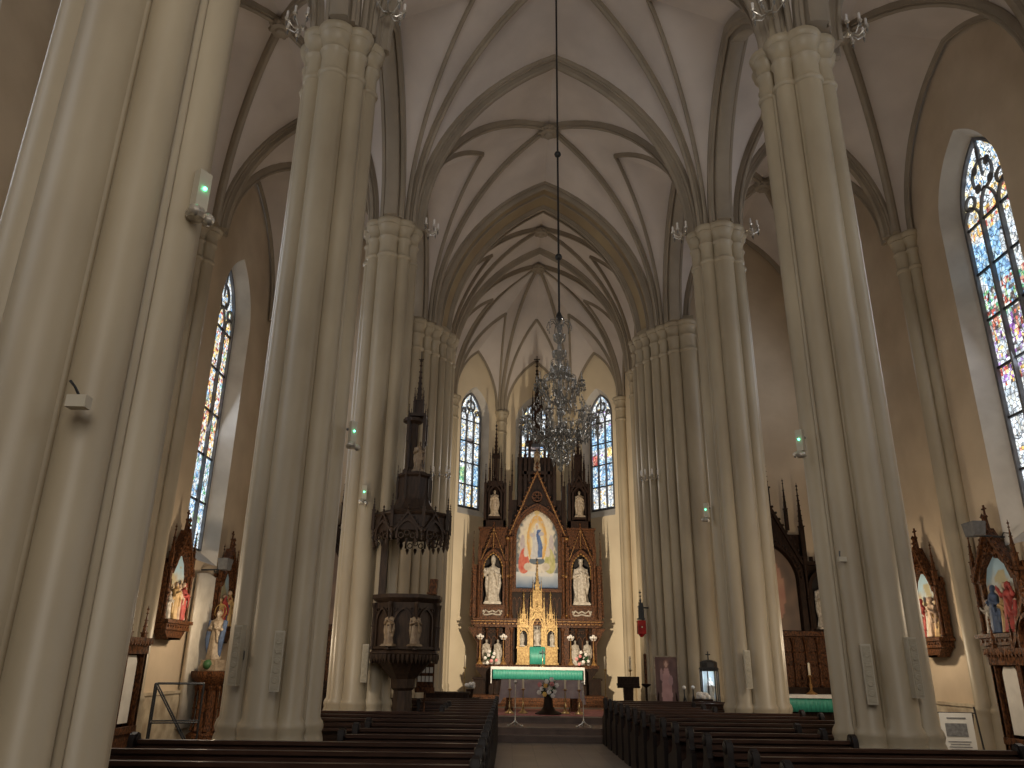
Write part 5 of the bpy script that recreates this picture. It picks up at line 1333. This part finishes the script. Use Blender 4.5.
# small hooks / camera on the pillars
for lab, loc in (('small cream box with a short black cable on the nearest left pillar', (-3.43,4.10,3.05)),):
    t = thing('junction_box', lab, 'box', loc); MB().box(0,0,0,.11,.07,.07).obj('housing', M['device'], t, smooth=False)
    MB().tube([(0,-.0,.03),(-.02,-.03,.08),(-.06,-.02,.12)],.008,6).obj('cable', M['iron'], t)
t = thing('wall_bracket', 'small cream bracket on the lower front of the second right pillar', 'bracket', (3.22,9.92,3.0)); MB().box(0,0,0,.10,.06,.06).obj('housing', M['device'], t, smooth=False); MB().tube([(-.03,0,0),(-.03,-.03,.1)],.01,6).obj('arm', M['grey'], t)
# floodlights on brackets under the aisle windows
def flood(label, loc, rz):
    t = thing('floodlight', label, 'floodlight', loc, rz, 'floodlights on brackets in the aisles')
    MB().tube([(0,0,0),(0,-.55,.02)],.02,6).obj('arm', M['iron'], t)
    mb = MB(); mb.box(0,-.55,.14,.32,.2,.26,taper=1.25); ho = mb.obj('housing', M['grey'], t, smooth=False)
    MB().tube([(0,-.05,0),(.3,-.2,.03),(.45,-.15,.0)],.012,6).obj('cable_arm', M['iron'], t)
    MB().box(0,-.55,.275,.34,.2,.015).obj('lens', M['clear'], ho, smooth=False)
    return t
flood('grey floodlight on a bracket in front of the larger carved station on the right wall', (8.47,14.8,4.1), -PI/2)
flood('floodlight bracket under the left aisle window above the white curtain', (-8.47,19.1,3.75), PI/2)

# ------------------------------------------------------------------ chandelier
ch = thing('chandelier', 'large crystal chandelier hanging on a long cord in the nave', 'chandelier', (-.12,13.3,4.9))
mb = MB(); mb.tube([(0,0,2.9),(0,0,11.75)],.02,8)
for z in (4.3,6.7): mb.sphere(0,0,z,.07,n=10)
mb.lathe([(.03,2.9),(.07,3.0),(.03,3.1)],0,0,10)
mb.obj('cord', M['iron'], ch)
mb = MB(); mb.lathe([(.01,.0),(.05,.05),(.03,.1),(.11,.2),(.14,.28),(.05,.36),(.04,.5),(.05,.7),(.12,.78),(.05,.86),(.04,1.2),(.12,1.3),(.05,1.42),(.04,1.75),(.17,1.84),(.19,1.95),(.05,2.0),(.04,2.1),(.13,2.18),(.15,2.28),(.05,2.34),(.035,2.45),(.11,2.52),(.13,2.62),(.04,2.68),(.03,2.95)],0,0,14)
mb.obj('glass_stem', M['crystal'], ch)
def chain_drops(): pass
armc = 0; rnd = random.Random(5); drops = []
tiers = ((.70,.98,14,.62),(.42,1.50,9,.42),(.36,.55,8,.3))
for r_, z_, n_, _ in tiers:
    for k in range(n_):
        a = 2*PI*k/n_+.2+rnd.uniform(-.12,.12); q = MB(); z_ += rnd.uniform(-.05,.05)*(1 if k%2 else -1); c, s = math.cos(a), math.sin(a)
        pts = [(r_*t_*c, r_*t_*s, z_-.26*math.sin(PI*min(t_*1.15,1))*(1)+(.10 if t_ > .9 else 0)) for t_ in (0,.2,.4,.6,.8,.93,1)]
        q.tube(pts, .013, 6); q.lathe([(.02,0),(.06,.02),(.065,.035),(.02,.045)],r_*c,r_*s,10,z=z_+.08)
        q.lathe([(.014,.04),(.014,.19),(.003,.21)],r_*c,r_*s,6,z=z_+.08)
        q.obj('arm', M['crystal'], ch)
        for m_ in range(9 if r_ > .5 else 6):
            b = m_*2*PI/7; drops.append((r_*c+.055*math.cos(b)*(m_<7), r_*s+.055*math.sin(b)*(m_<7), z_+.08-.0-.12*(m_>=7), .06+.05*rnd.random()))
        for t_ in (.3,.5,.7,.85): drops.append((r_*t_*c, r_*t_*s, z_-.26*math.sin(PI*min(t_*1.15,1)), .08+.07*rnd.random()))
for k in range(10):   # curling plume at the top
    a = 2*PI*k/10; c, s = math.cos(a), math.sin(a); q = MB()
    q.tube([(0,0,2.62),(.05*c,.05*s,2.82),(.12*c,.12*s,2.92),(.2*c,.2*s,2.9),(.235*c,.235*s,2.80),(.22*c,.22*s,2.72)],.011,6); q.obj('plume', M['crystal'], ch)
rg = MB()
def torus(mb, r_, z_, t_=.012, n=32): mb.tube([(r_*math.cos(2*PI*i/n), r_*math.sin(2*PI*i/n), z_) for i in range(n+1)], t_, 6)
for r_, z_ in ((.30,1.78),(.42,1.05),(.25,.55),(.16,2.1)): rg = MB(); torus(rg,r_,z_,.007); rg.obj('ring', M['crystal'], ch)
for r_, z_, n_ in ((.30,1.77,20),(.42,1.04,26),(.25,.54,18),(.16,2.08,12),(.14,.25,10),(.19,1.9,12),(.66,.80,34),(.52,.7,28)):
    for k in range(n_): a = 2*PI*k/n_; drops.append((r_*math.cos(a), r_*math.sin(a), z_, .09+.06*rnd.random()))
for k in range(16):
    a = 2*PI*k/16
    for j in range(7):
        t_ = (j+.5)/7; rr = .30+(.12 if j else 0)*t_+ (.14)*t_; drops.append(((.28*(1-t_)+.66*t_)*math.cos(a), (.28*(1-t_)+.66*t_)*math.sin(a), 1.78-.75*t_-.12*math.sin(PI*t_), .07))
def drop(mb, x, y, z, L_): return mb.lathe([(.004,0),(.012,-.008),(.012,-.02),(.004,-.028),(.021,-L_*.65),(.004,-L_)], x, y, 6, z=z)
order = sorted(drops, key=lambda d: d[1])
for d in order[:100]: drop(MB(), *d).obj('crystal_drop', M['crystal'], ch)
rest = MB()
for d in order[100:]: drop(rest, *d)
o = rest.obj('crystal_drops', M['crystal'], ch); o['kind'] = 'stuff'

# damage patches
flake('a', (6.9,17.2,14.25), (-.5,-.4,-1), .28, 3)

# ------------------------------------------------------------------ light
def spot(name, loc, target, power, col, size=55, blend=.6, rad=.12):
    l = bpy.data.lights.new(name, 'SPOT'); l.energy = power; l.color = col; l.spot_size = R(size); l.spot_blend = blend; l.shadow_soft_size = rad
    o = bpy.data.objects.new(name, l); C.objects.link(o); o.location = loc
    o.rotation_euler = (Vector(target)-Vector(loc)).to_track_quat('-Z','Y').to_euler(); return o
def area(name, loc, target, power, col, sx, sy):
    l = bpy.data.lights.new(name, 'AREA'); l.energy = power; l.color = col; l.shape = 'RECTANGLE'; l.size = sx; l.size_y = sy
    o = bpy.data.objects.new(name, l); C.objects.link(o); o.location = loc
    o.rotation_euler = (Vector(target)-Vector(loc)).to_track_quat('-Z','Y').to_euler(); return o
def point(name, loc, power, col, rad=.15):
    l = bpy.data.lights.new(name, 'POINT'); l.energy = power; l.color = col; l.shadow_soft_size = rad
    o = bpy.data.objects.new(name, l); C.objects.link(o); o.location = loc; return o
warm = (1,.80,.56); day = (.80,.88,1); neutral = (1,.93,.84)
for sx in (-1,1):
    pass
    # window daylight entering the aisles
    for i, yc in enumerate((1.8,7.55,13.3,19.0)):
        area('window_daylight', (sx*8.75,yc,8.0), (sx*2,yc,6.0), 95, day, 1.6, 6.5)
    point('aisle_fill', (sx*6.9,17.6 if sx<0 else 17.9,2.7), 110, warm, .12)  # added warm fill without a fixture, brightens the lower aisle walls
    point('aisle_fill', (sx*7.0,11.2,3.2), 70, warm, .12)  # second added warm fill, nearer the camera
area('west_fill', (0,-6.3,9.5), (0,14,8.0), 560, (1,.95,.88), 5, 8)  # added frontal fill in front of the unseen west window
spot('altar_spot', (0,22.9,3.0), (0,28.6,4.0), 1450, (1,.84,.62), 110, .5, .05)
point('lantern_bulb', (3.87,19.76,1.50), 3.5, (.85,.95,1), .02)
for sx in (-1,1): point('aisle_fill', (sx*5.25,13.2,2.9), 95, (1,.86,.68), .1)  # added fill hidden behind the second pillars, lights the third ones
point('choir_fill', (0,-1.5,9.0), 20, neutral, .5)  # added fill behind the camera, no fixture
point('choir_fill', (0,25.0,8.5), 130, neutral, .4)  # added fill to brighten the chancel vault, no fixture
w = bpy.data.worlds.new('world'); bpy.context.scene.world = w; w.use_nodes = True
w.node_tree.nodes['Background'].inputs[0].default_value = (.6,.72,.9,1); w.node_tree.nodes['Background'].inputs[1].default_value = .6

# ------------------------------------------------------------------ camera
cam = bpy.data.cameras.new('camera'); co = bpy.data.objects.new('camera', cam); C.objects.link(co)
co.location = (-1.0,0,1.7); co.rotation_euler = (Matrix.Rotation(R(110),3,'X') @ Matrix.Rotation(R(.75),3,'Z')).to_euler(); cam.sensor_width = 36; cam.lens = 36*769/1024
bpy.context.scene.camera = co
vs_ = bpy.context.scene.view_settings
vs_.view_transform = 'Standard'; vs_.look = 'None'; vs_.gamma = 1; vs_.use_curve_mapping = False; vs_.exposure = 0
